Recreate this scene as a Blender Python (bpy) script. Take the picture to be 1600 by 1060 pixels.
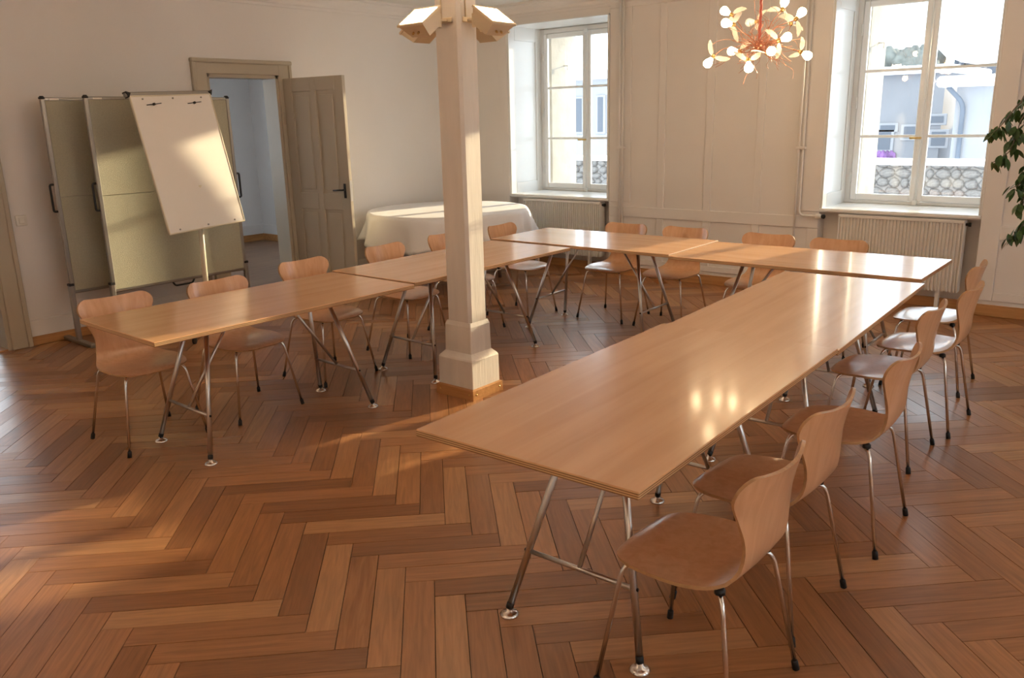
import bpy, math, random
from mathutils import Vector, Matrix
random.seed(7)
scene = bpy.context.scene
for o in list(bpy.data.objects): bpy.data.objects.remove(o)
COL = scene.collection
R_ = math.radians
PI = math.pi

# ------------------------------------------------------------------ camera
CAMPOS = Vector((0.0, 0.0, 1.699))
YAW, PITCH, ROLL, FPX = R_(39.679), R_(14.931), R_(-1.421), 1288.3
def cam_axes():
    f = Vector((-math.sin(YAW)*math.cos(PITCH), math.cos(YAW)*math.cos(PITCH), -math.sin(PITCH)))
    r = Vector((math.cos(YAW), math.sin(YAW), 0)); u = r.cross(f)
    c, s = math.cos(ROLL), math.sin(ROLL)
    return c*r + s*u, -s*r + c*u, f
CR, CU, CF = cam_axes()
cd = bpy.data.cameras.new('camera'); cam = bpy.data.objects.new('camera', cd); COL.objects.link(cam)
cam.matrix_world = Matrix(((CR.x, CU.x, -CF.x, CAMPOS.x), (CR.y, CU.y, -CF.y, CAMPOS.y), (CR.z, CU.z, -CF.z, CAMPOS.z), (0, 0, 0, 1)))
cd.sensor_width = 36; cd.lens = 36*FPX/1600; cd.clip_start = .05; cd.clip_end = 500
scene.camera = cam

# ------------------------------------------------------------------ sky, sun, exposure
world = bpy.data.worlds.new('world'); scene.world = world; world.use_nodes = True
bg = world.node_tree.nodes['Background']
bg.inputs['Color'].default_value = (0.84, 0.92, 1.0, 1); bg.inputs['Strength'].default_value = 3.6
SK, SE = 0.204, 0.212                      # sun: dx/dy and dz/dy seen from the room
sl = bpy.data.lights.new('sun', 'SUN'); sl.energy = 7.5; sl.color = (1.0, .78, .48); sl.angle = R_(1.0)
sun = bpy.data.objects.new('sun', sl); COL.objects.link(sun)
sun.rotation_euler = Vector((-SK, -1, -SE)).to_track_quat('-Z', 'Y').to_euler()
sun.location = (2, 12, 6)
vs = scene.view_settings
vs.view_transform = 'Standard'; vs.look = 'None'; vs.gamma = 1; vs.exposure = 0.6; vs.use_curve_mapping = False
LAMP_W = 85.0      # emission of the lamp glass on the pillar
BULB_W = 34.0      # emission of the chandelier bulbs

# ------------------------------------------------------------------ helpers
def ray(px, py):
    return (CF + CR*((px-800)/FPX) - CU*((py-530)/FPX))
def atY(px, py, y):
    d = ray(px, py); return CAMPOS + d*(y/d.y)
def atT(px, py, t):
    return CAMPOS + ray(px, py)*t
class MB:
    """collects geometry, builds ONE mesh object"""
    def __init__(s): s.v = []; s.f = []; s.m = []; s.sm = []; s.uv = None
    def add(s, vs, fs, mi=0, smooth=False, M=None):
        o = len(s.v)
        s.v += [tuple(M @ Vector(v)) if M else tuple(v) for v in vs]
        s.f += [tuple(i+o for i in f) for f in fs]; s.m += [mi]*len(fs); s.sm += [smooth]*len(fs)
        return s
    def box(s, a, b, mi=0, M=None):
        x0, y0, z0 = a; x1, y1, z1 = b
        vs = [(x0,y0,z0),(x1,y0,z0),(x1,y1,z0),(x0,y1,z0),(x0,y0,z1),(x1,y0,z1),(x1,y1,z1),(x0,y1,z1)]
        fs = [(0,3,2,1),(4,5,6,7),(0,1,5,4),(1,2,6,5),(2,3,7,6),(3,0,4,7)]
        return s.add(vs, fs, mi, False, M)
    def bbox(s, a, b, c=.004, mi=0, M=None, mside=None):
        """box with chamfered edges"""
        (x0,y0,z0),(x1,y1,z1) = a, b
        vs = []; 
        for sx in (0,1):
            for sy in (0,1):
                for sz in (0,1):
                    X = (x0,x1)[sx]; Y = (y0,y1)[sy]; Z = (z0,z1)[sz]
                    dx = c if sx == 0 else -c; dy = c if sy == 0 else -c; dz = c if sz == 0 else -c
                    vs += [(X, Y+dy, Z+dz), (X+dx, Y, Z+dz), (X+dx, Y+dy, Z)]
        def I(sx,sy,sz,k): return (sx*4+sy*2+sz)*3+k
        F = [[I(0,0,0,0),I(0,0,1,0),I(0,1,1,0),I(0,1,0,0)],[I(1,0,0,0),I(1,1,0,0),I(1,1,1,0),I(1,0,1,0)],
             [I(0,0,0,1),I(1,0,0,1),I(1,0,1,1),I(0,0,1,1)],[I(0,1,0,1),I(0,1,1,1),I(1,1,1,1),I(1,1,0,1)],
             [I(0,0,0,2),I(0,1,0,2),I(1,1,0,2),I(1,0,0,2)],[I(0,0,1,2),I(1,0,1,2),I(1,1,1,2),I(0,1,1,2)]]
        mm = [mi if mside is None else mside]*4 + [mi]*2
        for sy in (0,1):
            for sz in (0,1): F.append([I(0,sy,sz,1),I(1,sy,sz,1),I(1,sy,sz,2),I(0,sy,sz,2)]); mm.append(mi)
        for sx in (0,1):
            for sz in (0,1): F.append([I(sx,0,sz,0),I(sx,1,sz,0),I(sx,1,sz,2),I(sx,0,sz,2)]); mm.append(mi)
        for sx in (0,1):
            for sy in (0,1): F.append([I(sx,sy,0,0),I(sx,sy,1,0),I(sx,sy,1,1),I(sx,sy,0,1)]); mm.append(mi if mside is None else mside)
        for sx in (0,1):
            for sy in (0,1):
                for sz in (0,1): F.append([I(sx,sy,sz,0),I(sx,sy,sz,1),I(sx,sy,sz,2)]); mm.append(mi)
        o = len(s.v); s.v += [tuple(M @ Vector(v)) if M else v for v in vs]
        s.f += [tuple(i+o for i in f) for f in F]; s.m += mm; s.sm += [False]*len(F)
        s.fixn = True
        return s
    def tube(s, pts, r, n=8, mi=0, caps=True, M=None):
        """sweep a circle along points; r may be a list"""
        P = [Vector(p) for p in pts]; k = len(P)
        rr = r if isinstance(r, (list, tuple)) else [r]*k
        vs = []; fs = []
        t0 = (P[1]-P[0]).normalized()
        a = t0.cross(Vector((0,0,1)))
        if a.length < 1e-3: a = t0.cross(Vector((1,0,0)))
        a.normalize()
        for i in range(k):
            t = ((P[min(i+1,k-1)]-P[i]).normalized() + (P[i]-P[max(i-1,0)]).normalized()) if 0 < i < k-1 else (P[min(i+1,k-1)]-P[max(i-1,0)])
            t.normalize(); a = (a - t*a.dot(t)).normalized(); b = t.cross(a)
            for j in range(n):
                th = 2*PI*j/n; vs.append(P[i] + (a*math.cos(th) + b*math.sin(th))*rr[i])
        for i in range(k-1):
            for j in range(n):
                j2 = (j+1) % n; fs.append((i*n+j, i*n+j2, (i+1)*n+j2, (i+1)*n+j))
        s.add(vs, fs, mi, True, M)
        if caps:
            o = len(s.v)-len(vs)
            s.f += [tuple(o+j for j in reversed(range(n))), tuple(o+(k-1)*n+j for j in range(n))]; s.m += [mi]*2; s.sm += [False]*2
        return s
    def lathe(s, prof, n=16, mi=0, M=None, smooth=True):
        """prof: (r,z) list about Z"""
        vs = []; fs = []
        for r, z in prof:
            for j in range(n):
                th = 2*PI*j/n; vs.append((r*math.cos(th), r*math.sin(th), z))
        for i in range(len(prof)-1):
            for j in range(n):
                j2 = (j+1) % n; fs.append((i*n+j, i*n+j2, (i+1)*n+j2, (i+1)*n+j))
        fs.append(tuple(reversed(range(n)))); fs.append(tuple((len(prof)-1)*n+j for j in range(n)))
        return s.add(vs, fs, mi, smooth, M)
    def prism(s, poly, z0, z1, mi=0, M=None):
        n = len(poly)
        vs = [(x,y,z0) for x,y in poly] + [(x,y,z1) for x,y in poly]
        fs = [tuple(reversed(range(n))), tuple(range(n, 2*n))] + [(i,(i+1)%n,n+(i+1)%n,n+i) for i in range(n)]
        return s.add(vs, fs, mi, False, M)
    def mesh(s, name, mats):
        me = bpy.data.meshes.new(name); me.from_pydata(s.v, [], s.f)
        for m in (mats if isinstance(mats, (list, tuple)) else [mats]): me.materials.append(m)
        me.polygons.foreach_set('material_index', s.m); me.polygons.foreach_set('use_smooth', s.sm)
        me.update()
        if getattr(s, 'fixn', False):
            import bmesh
            b = bmesh.new(); b.from_mesh(me); bmesh.ops.recalc_face_normals(b, faces=b.faces); b.to_mesh(me); b.free()
        return me
    def build(s, name, mats, parent=None, kind=None, loc=None):
        return link(name, s.mesh(name, mats), parent, kind, loc)
def link(name, me, parent=None, kind=None, loc=None):
    o = bpy.data.objects.new(name, me); COL.objects.link(o)
    if parent: o.parent = parent
    if kind: o['kind'] = kind
    if loc: o.location = loc
    return o
def empty(name, loc=(0,0,0), rz=0, kind=None):
    o = bpy.data.objects.new(name, None); COL.objects.link(o); o.location = loc; o.rotation_euler = (0,0,rz)
    o.empty_display_size = .1
    if kind: o['kind'] = kind
    return o
def tag(o, label, cat, group=None):
    o['label'] = label; o['category'] = cat
    if group: o['group'] = group
    return o
def copy_tree(o, parent=None):
    c = o.copy(); COL.objects.link(c); c.parent = parent
    for ch in o.children:
        copy_tree(ch, c)
    return c
def look_M(origin, xdir, zdir):
    z = Vector(zdir).normalized(); x = Vector(xdir); x = (x - z*x.dot(z)).normalized(); y = z.cross(x)
    return Matrix(((x.x,y.x,z.x,origin[0]),(x.y,y.y,z.y,origin[1]),(x.z,y.z,z.z,origin[2]),(0,0,0,1)))
def bez(pts, n=24):
    """Catmull-Rom through points"""
    P = [Vector(p) for p in pts]; P = [2*P[0]-P[1]] + P + [2*P[-1]-P[-2]]; out = []
    m = len(P)-3
    for i in range(m):
        for k in range(n):
            t = k/n; a,b,c,d = P[i:i+4]
            out.append(.5*((2*b) + (c-a)*t + (2*a-5*b+4*c-d)*t*t + (-a+3*b-3*c+d)*t**3))
    out.append(P[-2]); return out
def smooth_tube(corners, rad, n=5):
    """polyline with rounded corners"""
    P = [Vector(p) for p in corners]; out = [P[0]]
    for i in range(1, len(P)-1):
        a = (P[i-1]-P[i]); b = (P[i+1]-P[i]); d = min(rad, a.length*.45, b.length*.45)
        A = P[i]+a.normalized()*d; B = P[i]+b.normalized()*d
        for k in range(n+1):
            t = k/n; out.append(A*(1-t)**2 + P[i]*2*t*(1-t) + B*t*t)
    out.append(P[-1]); return out

# ------------------------------------------------------------------ materials
def mat(name, col, rough=.5, metal=0.0, var=0.0, vscale=6.0, bump=0.0, bscale=40.0, coat=0.0, emit=None, estr=0.0, spec=.5, stretch=(1,1,1), trans=0.0, sss=0):
    m = bpy.data.materials.new(name); m.use_nodes = True
    nt = m.node_tree; b = nt.nodes['Principled BSDF']
    b.inputs['Base Color'].default_value = (*col, 1); b.inputs['Roughness'].default_value = rough; b.inputs['Metallic'].default_value = metal
    b.inputs['Specular IOR Level'].default_value = spec
    if coat: b.inputs['Coat Weight'].default_value = coat; b.inputs['Coat Roughness'].default_value = .12
    if emit: b.inputs['Emission Color'].default_value = (*emit, 1); b.inputs['Emission Strength'].default_value = estr
    if trans: b.inputs['Transmission Weight'].default_value = trans
    if var or bump:
        tc = nt.nodes.new('ShaderNodeTexCoord'); mp = nt.nodes.new('ShaderNodeMapping'); mp.inputs['Scale'].default_value = stretch
        nt.links.new(tc.outputs['Object'], mp.inputs['Vector'])
    if var:
        n = nt.nodes.new('ShaderNodeTexNoise'); n.inputs['Scale'].default_value = vscale; n.inputs['Detail'].default_value = 5
        nt.links.new(mp.outputs[0], n.inputs['Vector'])
        r = nt.nodes.new('ShaderNodeValToRGB'); r.color_ramp.elements[0].position = .3; r.color_ramp.elements[1].position = .7
        r.color_ramp.elements[0].color = (*[c*(1-var) for c in col], 1); r.color_ramp.elements[1].color = (*[min(1,c*(1+var)) for c in col], 1)
        nt.links.new(n.outputs['Fac'], r.inputs['Fac']); nt.links.new(r.outputs[0], b.inputs['Base Color'])
    if bump:
        n2 = nt.nodes.new('ShaderNodeTexNoise'); n2.inputs['Scale'].default_value = bscale; n2.inputs['Detail'].default_value = 3
        nt.links.new(mp.outputs[0], n2.inputs['Vector'])
        bp = nt.nodes.new('ShaderNodeBump'); bp.inputs['Strength'].default_value = bump; bp.inputs['Distance'].default_value = .01
        nt.links.new(n2.outputs['Fac'], bp.inputs['Height']); nt.links.new(bp.outputs[0], b.inputs['Normal'])
    return m
def wood(name, c0, c1, axis='X', rough=.3, grain=1.0, coat=0.0, per_object=.0, bumpy=.05):
    """streaky veneer; grain runs along axis of the object"""
    m = bpy.data.materials.new(name); m.use_nodes = True; nt = m.node_tree; L = nt.links; b = nt.nodes['Principled BSDF']
    tc = nt.nodes.new('ShaderNodeTexCoord'); mp = nt.nodes.new('ShaderNodeMapping')
    sc = {'X':(1.2,22,22),'Y':(22,1.2,22),'Z':(22,22,1.2)}[axis]
    mp.inputs['Scale'].default_value = [s*grain for s in sc]
    oi = nt.nodes.new('ShaderNodeObjectInfo'); ml = nt.nodes.new('ShaderNodeMath'); ml.operation = 'MULTIPLY'; ml.inputs[1].default_value = 37.0
    L.new(oi.outputs['Random'], ml.inputs[0])
    va = nt.nodes.new('ShaderNodeVectorMath'); va.operation = 'ADD'
    L.new(tc.outputs['Object'], va.inputs[0]); L.new(ml.outputs[0], va.inputs[1]); L.new(va.outputs[0], mp.inputs['Vector'])
    n = nt.nodes.new('ShaderNodeTexNoise'); n.inputs['Scale'].default_value = 1.6; n.inputs['Detail'].default_value = 6; n.inputs['Distortion'].default_value = .6
    L.new(mp.outputs[0], n.inputs['Vector'])
    n2 = nt.nodes.new('ShaderNodeTexNoise'); n2.inputs['Scale'].default_value = 2.2; n2.inputs['Detail'].default_value = 2
    L.new(va.outputs[0], n2.inputs['Vector'])
    ad = nt.nodes.new('ShaderNodeMath'); ad.operation = 'MULTIPLY_ADD'; ad.inputs[1].default_value = .45
    L.new(n2.outputs['Fac'], ad.inputs[0]); L.new(n.outputs['Fac'], ad.inputs[2])
    r = nt.nodes.new('ShaderNodeValToRGB'); r.color_ramp.elements[0].position = .5; r.color_ramp.elements[1].position = .95
    r.color_ramp.elements[0].color = (*c0, 1); r.color_ramp.elements[1].color = (*c1, 1)
    L.new(ad.outputs[0], r.inputs['Fac'])
    L.new(r.outputs[0], b.inputs['Base Color'])
    b.inputs['Roughness'].default_value = rough
    if coat: b.inputs['Coat Weight'].default_value = coat; b.inputs['Coat Roughness'].default_value = .1
    bp = nt.nodes.new('ShaderNodeBump'); bp.inputs['Strength'].default_value = bumpy; bp.inputs['Distance'].default_value = .002
    L.new(n.outputs['Fac'], bp.inputs['Height']); L.new(bp.outputs[0], b.inputs['Normal'])
    return m
def plyedge(name, axis='Z', scale=46.0):
    m = bpy.data.materials.new(name); m.use_nodes = True; nt = m.node_tree; L = nt.links; b = nt.nodes['Principled BSDF']
    tc = nt.nodes.new('ShaderNodeTexCoord'); w = nt.nodes.new('ShaderNodeTexWave'); w.bands_direction = axis; w.inputs['Scale'].default_value = scale; w.inputs['Distortion'].default_value = .3
    L.new(tc.outputs['Object'], w.inputs['Vector'])
    r = nt.nodes.new('ShaderNodeValToRGB'); r.color_ramp.elements[0].position = .25; r.color_ramp.elements[1].position = .55
    r.color_ramp.elements[0].color = (.26,.125,.05,1); r.color_ramp.elements[1].color = (.70,.45,.23,1)
    L.new(w.outputs['Fac'], r.inputs['Fac']); L.new(r.outputs[0], b.inputs['Base Color']); b.inputs['Roughness'].default_value = .5
    return m
def parquet():
    m = bpy.data.materials.new('parquet oak'); m.use_nodes = True; nt = m.node_tree; L = nt.links; b = nt.nodes['Principled BSDF']
    oi = nt.nodes.new('ShaderNodeObjectInfo'); ge = nt.nodes.new('ShaderNodeNewGeometry'); 
    ad = nt.nodes.new('ShaderNodeMath'); ad.operation = 'ADD'; L.new(oi.outputs['Random'], ad.inputs[0]); L.new(ge.outputs['Random Per Island'], ad.inputs[1])
    fr = nt.nodes.new('ShaderNodeMath'); fr.operation = 'FRACT'; L.new(ad.outputs[0], fr.inputs[0])
    ml = nt.nodes.new('ShaderNodeMath'); ml.operation = 'MULTIPLY'; ml.inputs[1].default_value = 53.0; L.new(fr.outputs[0], ml.inputs[0])
    uv = nt.nodes.new('ShaderNodeUVMap'); uv.uv_map = 'UVMap'
    va = nt.nodes.new('ShaderNodeVectorMath'); va.operation = 'ADD'; L.new(uv.outputs[0], va.inputs[0]); L.new(ml.outputs[0], va.inputs[1])
    mp = nt.nodes.new('ShaderNodeMapping'); mp.inputs['Scale'].default_value = (3.0, 42.0, 1.0); L.new(va.outputs[0], mp.inputs['Vector'])
    n = nt.nodes.new('ShaderNodeTexNoise'); n.inputs['Scale'].default_value = 1.4; n.inputs['Detail'].default_value = 5; n.inputs['Distortion'].default_value = .8
    L.new(mp.outputs[0], n.inputs['Vector'])
    rb = nt.nodes.new('ShaderNodeValToRGB'); cr = rb.color_ramp; cr.interpolation = 'LINEAR'
    cr.elements[0].position = 0; cr.elements[0].color = (.25,.108,.044,1)
    cr.elements[1].position = 1; cr.elements[1].color = (.47,.25,.115,1)
    e = cr.elements.new(.35); e.color = (.325,.145,.059,1)
    e = cr.elements.new(.75); e.color = (.395,.182,.076,1)
    L.new(fr.outputs[0], rb.inputs['Fac'])
    hs = nt.nodes.new('ShaderNodeHueSaturation'); L.new(rb.outputs[0], hs.inputs['Color'])
    mr = nt.nodes.new('ShaderNodeMapRange'); mr.inputs['From Min'].default_value = .3; mr.inputs['From Max'].default_value = .72; mr.inputs['To Min'].default_value = .80; mr.inputs['To Max'].default_value = 1.18
    L.new(n.outputs['Fac'], mr.inputs['Value']); L.new(mr.outputs[0], hs.inputs['Value'])
    L.new(hs.outputs[0], b.inputs['Base Color'])
    # varnish: each plank a little different
    m2 = nt.nodes.new('ShaderNodeMapRange'); m2.inputs['To Min'].default_value = .27; m2.inputs['To Max'].default_value = .38
    ms = nt.nodes.new('ShaderNodeMath'); ms.operation = 'MULTIPLY'; ms.inputs[1].default_value = 7.31; mf = nt.nodes.new('ShaderNodeMath'); mf.operation = 'FRACT'
    L.new(fr.outputs[0], ms.inputs[0]); L.new(ms.outputs[0], mf.inputs[0]); L.new(mf.outputs[0], m2.inputs['Value']); L.new(m2.outputs[0], b.inputs['Roughness'])
    return m
def glass_pane():
    m = bpy.data.materials.new('window glass'); m.use_nodes = True; nt = m.node_tree; nt.nodes.clear()
    o = nt.nodes.new('ShaderNodeOutputMaterial'); mx = nt.nodes.new('ShaderNodeMixShader'); t = nt.nodes.new('ShaderNodeBsdfTransparent'); g = nt.nodes.new('ShaderNodeBsdfGlossy')
    t.inputs[0].default_value = (.96,.98,.98,1); g.inputs['Roughness'].default_value = .02; mx.inputs[0].default_value = .05
    nt.links.new(t.outputs[0], mx.inputs[1]); nt.links.new(g.outputs[0], mx.inputs[2]); nt.links.new(mx.outputs[0], o.inputs['Surface'])
    return m
def emis(name, col, s):
    m = bpy.data.materials.new(name); m.use_nodes = True; nt = m.node_tree; nt.nodes.clear()
    o = nt.nodes.new('ShaderNodeOutputMaterial'); e = nt.nodes.new('ShaderNodeEmission'); e.inputs[0].default_value = (*col,1); e.inputs[1].default_value = s
    nt.links.new(e.outputs[0], o.inputs['Surface']); return m
M = {}
M['wall'] = mat('white wall plaster', (.82,.79,.765), .75, var=.02, vscale=1.2, bump=.06, bscale=60)
M['panel'] = mat('white painted panelling', (.82,.785,.755), .42, var=.015, vscale=2, bump=.03, bscale=30)
M['jamb'] = mat('glossy white window paint', (.86,.87,.86), .22, var=.01, vscale=4)
M['ceil'] = mat('white ceiling', (.82,.80,.77), .8, var=.01, vscale=2)
M['door'] = mat('cream door paint', (.50,.44,.34), .38, var=.03, vscale=3)
M['hall'] = mat('hallway wall paint', (.82,.81,.81), .7, var=.015, vscale=2)
M['hallfloor'] = wood('hallway oak boards', (.16,.085,.045), (.30,.17,.095), 'Y', .35)
M['skirt'] = wood('honey wood skirting', (.42,.20,.07), (.60,.32,.13), 'X', .35)
M['skirtY'] = wood('honey wood skirting long', (.42,.20,.07), (.60,.32,.13), 'Y', .35)
M['pillar'] = mat('cream painted timber', (.78,.73,.665), .45, var=.05, vscale=5, bump=.18, bscale=14, stretch=(3,3,.35))
M['beech'] = wood('beech veneer table', (.645,.345,.168), (.74,.43,.228), 'Y', .24, grain=.4, coat=.35)
M['beechX'] = wood('beech veneer table cross', (.645,.345,.168), (.74,.43,.228), 'X', .24, grain=.4, coat=.35)
M['shell'] = wood('beech veneer chair shell', (.61,.325,.17), (.72,.43,.25), 'Z', .28, grain=.9, coat=.25)
M['ply'] = plyedge('plywood table edge')
M['plyc'] = mat('chair plywood edge', (.50,.29,.14), .45, var=.15, vscale=40)
M['chrome'] = mat('chromed steel', (.80,.79,.78), .18, 1.0)
M['steel'] = mat('brushed steel tube', (.66,.65,.64), .28, 1.0)
M['black'] = mat('black rubber', (.012,.012,.013), .5)
M['alu'] = mat('anodised aluminium', (.36,.345,.32), .36, .9)
M['felt'] = mat('pale olive felt', (.47,.455,.35), .95, var=.06, vscale=80, bump=.5, bscale=260)
M['white'] = mat('white enamel board', (.83,.79,.74), .22)
M['cream'] = mat('cream lacquered metal', (.72,.66,.52), .35)
M['cloth'] = mat('white table linen', (.90,.90,.93), .8, bump=.12, bscale=18)
M['radiator'] = mat('cream radiator enamel', (.80,.78,.74), .35)
M['glass'] = glass_pane()
M['stone'] = mat('pale window sandstone', (.42,.40,.36), .9, var=.12, vscale=6, bump=.3, bscale=30)
M['lamp'] = mat('cream lamp housing', (.72,.60,.42), .4)
M['lampglow'] = emis('lit lamp glass', (1.0,.74,.50), LAMP_W)
M['bulb'] = emis('lit bulb', (1.0,.74,.42), BULB_W)
M['bulboff'] = mat('frosted unlit bulb', (.80,.84,.88), .25)
M['feather'] = mat('white goose feather', (.86,.78,.68), .7)
M['wire'] = mat('red insulated wire', (.42,.10,.07), .35, .3)
M['copper'] = mat('copper wire', (.55,.25,.16), .3, .9)
M['brass'] = mat('brass socket', (.62,.42,.16), .3, 1.0)
M['leaf'] = mat('ficus leaf', (.035,.085,.018), .32, var=.35, vscale=30)
M['bark'] = mat('ficus bark', (.16,.12,.09), .8, var=.2, vscale=30)
M['pot'] = mat('terracotta pot', (.42,.20,.12), .7, var=.1)
M['soil'] = mat('potting soil', (.05,.035,.025), .95)
M['plastic'] = mat('white switch plastic', (.78,.75,.68), .35)
M['iron'] = mat('dark iron handle', (.03,.028,.026), .4, .6)
M['navy'] = mat('navy blue fabric', (.02,.03,.08), .8)
M['parquet'] = parquet()
M['subfloor'] = mat('dark parquet joint', (.045,.022,.012), .9)

# ------------------------------------------------------------------ room dimensions
XL, XR, YB, YF, ZC = -7.19, 4.0, 7.76, -2.6, 2.95
HX, HY = -11.0, 7.35             # hallway far corner
WOUT = 8.92
FR0, FR1 = 8.36, 8.42            # window frame planes
WIN = [(-5.70, .70), (-2.02, .67), (1.67, .67)]   # centre, half width of the inner recess; last one unseen, added for light
SILL, WTOP = .83, 2.74

# floor: slab + herringbone planks
fl = MB().box((XL-.2, YF-.2, -.20), (XR+.2, YB+.5, -.010)).build('floor', M['subfloor'], kind='structure')
PL_, PW_ = .610, .1118
def clip(poly, x0, x1, y0, y1):
    def cut(P, f):
        out = []
        for i in range(len(P)):
            a, b = P[i-1], P[i]; fa, fb = f(a), f(b)
            if (fa >= 0) != (fb >= 0): t = fa/(fa-fb); out.append((a[0]+(b[0]-a[0])*t, a[1]+(b[1]-a[1])*t))
            if fb >= 0: out.append(b)
        return out
    for f in (lambda p: p[0]-x0, lambda p: x1-p[0], lambda p: p[1]-y0, lambda p: y1-p[1]):
        poly = cut(poly, f)
        if len(poly) < 3: return []
    return poly
s2 = math.sqrt(.5)
hl, hw = PL_/2-.0014, PW_/2-.0014
def plank_mesh(poly, th=.010):
    n = len(poly); b = MB().prism(poly, -th, 0.0)
    return b
def set_uv(me, fn):
    uv = me.uv_layers.new(name='UVMap')
    for lp in me.loops: uv.data[lp.index].uv = fn(me.vertices[lp.vertex_index].co)
proto_poly = [(-hl,-hw),(hl,-hw),(hl,hw),(-hl,hw)]
pm = plank_mesh(proto_poly).mesh('plank', M['parquet']); set_uv(pm, lambda c: (c.x, c.y))
planks = []
c0 = (-2.499, 1.706); pitchX = PW_/s2/1.0*1.0
pitchX = PW_*math.sqrt(2); pitchY = PL_*s2
for k in range(-11, 16):
    yc = c0[1] + k*pitchY
    typ = k % 2
    ang = -PI/4 if typ == 0 else PI/4
    off = 0 if typ == 0 else -PW_*s2
    for i in range(-40, 60):
        xc = c0[0] + off + i*pitchX
        if xc < XL-.5 or xc > XR+.4 or yc < YF-.5 or yc > YB+.5: continue
        ca, sa = math.cos(ang), math.sin(ang)
        poly = [(xc+x*ca-y*sa, yc+x*sa+y*ca) for x, y in proto_poly]
        cp = clip(poly, XL, XR, YF, YB+.24)
        if len(cp) < 3: continue
        full = all(abs(a[0]-b[0]) < 1e-6 and abs(a[1]-b[1]) < 1e-6 for a, b in zip(sorted(cp), sorted(poly))) and len(cp) == 4
        q = Vector((xc, yc, 0))-CAMPOS; d = q.dot(CF)
        u = 800+FPX*q.dot(CR)/d if d > .3 else -9999; v = 530-FPX*q.dot(CU)/d if d > .3 else -9999
        vis = -20 < u < 1620 and 0 < v < 1085
        planks.append(((0 if vis and full else 1), q.length, xc, yc, ang, cp, full))
planks.sort()
rest = MB(); restuv = []
for idx, (pr, dist, xc, yc, ang, cp, full) in enumerate(planks):
    if idx < 300 and pr == 0:
        o = link('plank', pm, fl, loc=(xc, yc, random.uniform(-.0006,.0004))); o.rotation_euler = (random.uniform(-.0006,.0006), random.uniform(-.0015,.0015), ang)
    else:
        rest.prism(cp, -.010, random.uniform(-.0006,.0004)); ca, sa = math.cos(ang), math.sin(ang)
        for _ in range(2):
            for x, y in cp: restuv.append(((x-xc)*ca+(y-yc)*sa, -(x-xc)*sa+(y-yc)*ca))
rm = rest.mesh('plank_field', M['parquet'])
uvl = rm.uv_layers.new(name='UVMap')
for lp in rm.loops: uvl.data[lp.index].uv = restuv[lp.vertex_index]
link('plank_field', rm, fl, kind='stuff')

# ceiling
MB().box((XL-.2, YF-.2, ZC), (XR+.4, YB+1.2, ZC+.2)).build('ceiling', M['ceil'], kind='structure')

# left wall with two doorways
D1 = (4.36, 5.14, 2.17); D2 = (1.45, 2.37, 2.17)
w = MB(); WT = .20
for y0, y1, z0, z1 in ((YF-.2, D2[0], 0, ZC), (D2[0], D2[1], D2[2], ZC), (D2[1], D1[0], 0, ZC), (D1[0], D1[1], D1[2], ZC), (D1[1], WOUT, 0, ZC)):
    w.box((XL-WT, y0, z0), (XL, y1, z1))
w.build('wall_left', M['wall'], kind='structure')
# back wall with window recesses
w = MB()
edges = [XL]
for c, h in WIN: edges += [c-h, c+h]
edges.append(XR+.4)
for i in range(0, len(edges), 2): w.box((edges[i], YB, 0), (edges[i+1], WOUT, ZC))
for c, h in WIN:
    w.box((c-h, YB, WTOP), (c+h, WOUT, ZC)); w.box((c-h, YB+.14, 0), (c+h, WOUT, SILL-.035))
wb = w.build('wall_back', M['panel'], kind='structure')
ADDED_RW = [(.3, 1.9), (3.6, 5.2)]  # unseen windows added in the right wall to brighten the foreground
b = MB(); ys = [YF-.2]+[v for r in ADDED_RW for v in r]+[YB]
for i in range(0, len(ys), 2): b.box((XR, ys[i], 0), (XR+.4, ys[i+1], ZC))
for y0, y1 in ADDED_RW: b.box((XR, y0, 0), (XR+.4, y1, SILL)); b.box((XR, y0, WTOP), (XR+.4, y1, ZC))
b.build('wall_right', M['wall'], kind='structure')
for i, (y0, y1) in enumerate(ADDED_RW):
    Wr = empty('window_%d' % (5+i), (XR+.2, (y0+y1)/2, SILL), kind='structure'); ym = (y0+y1)/2; xa, xb = XR+.2, XR+.26
    b = MB().bbox((xa,y0,SILL),(xb,y0+.09,WTOP)).bbox((xa,y1-.09,SILL),(xb,y1,WTOP)).bbox((xa,ym-.06,SILL),(xb,ym+.06,WTOP)).bbox((xa,y0+.09,SILL),(xb,ym-.06,SILL+.09)).bbox((xa,ym+.06,SILL),(xb,y1-.09,SILL+.09)).bbox((xa,y0+.09,WTOP-.09),(xb,ym-.06,WTOP)).bbox((xa,ym+.06,WTOP-.09),(xb,y1-.09,WTOP))
    o = b.build('window_frame', M['jamb'], Wr); o.matrix_parent_inverse = Matrix.Translation(-Wr.location)
    for ya, yb_ in ((y0+.09, ym-.06), (ym+.06, y1-.09)):
        for za, zb_ in ((SILL+.09,1.45),(1.47,2.04),(2.06,WTOP-.09)):
            o = MB().box((XR+.228,ya,za),(XR+.232,yb_,zb_)).build('pane', M['glass'], Wr); o.matrix_parent_inverse = Matrix.Translation(-Wr.location)
        for zz in (1.46, 2.05):
            o = MB().bbox((XR+.21,ya,zz-.013),(XR+.25,yb_,zz+.013),.004).build('muntin', M['jamb'], Wr); o.matrix_parent_inverse = Matrix.Translation(-Wr.location)
MB().box((XL, YF-.2, 0), (XR, YF, ZC)).build('wall_front', M['wall'], kind='structure')

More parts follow.
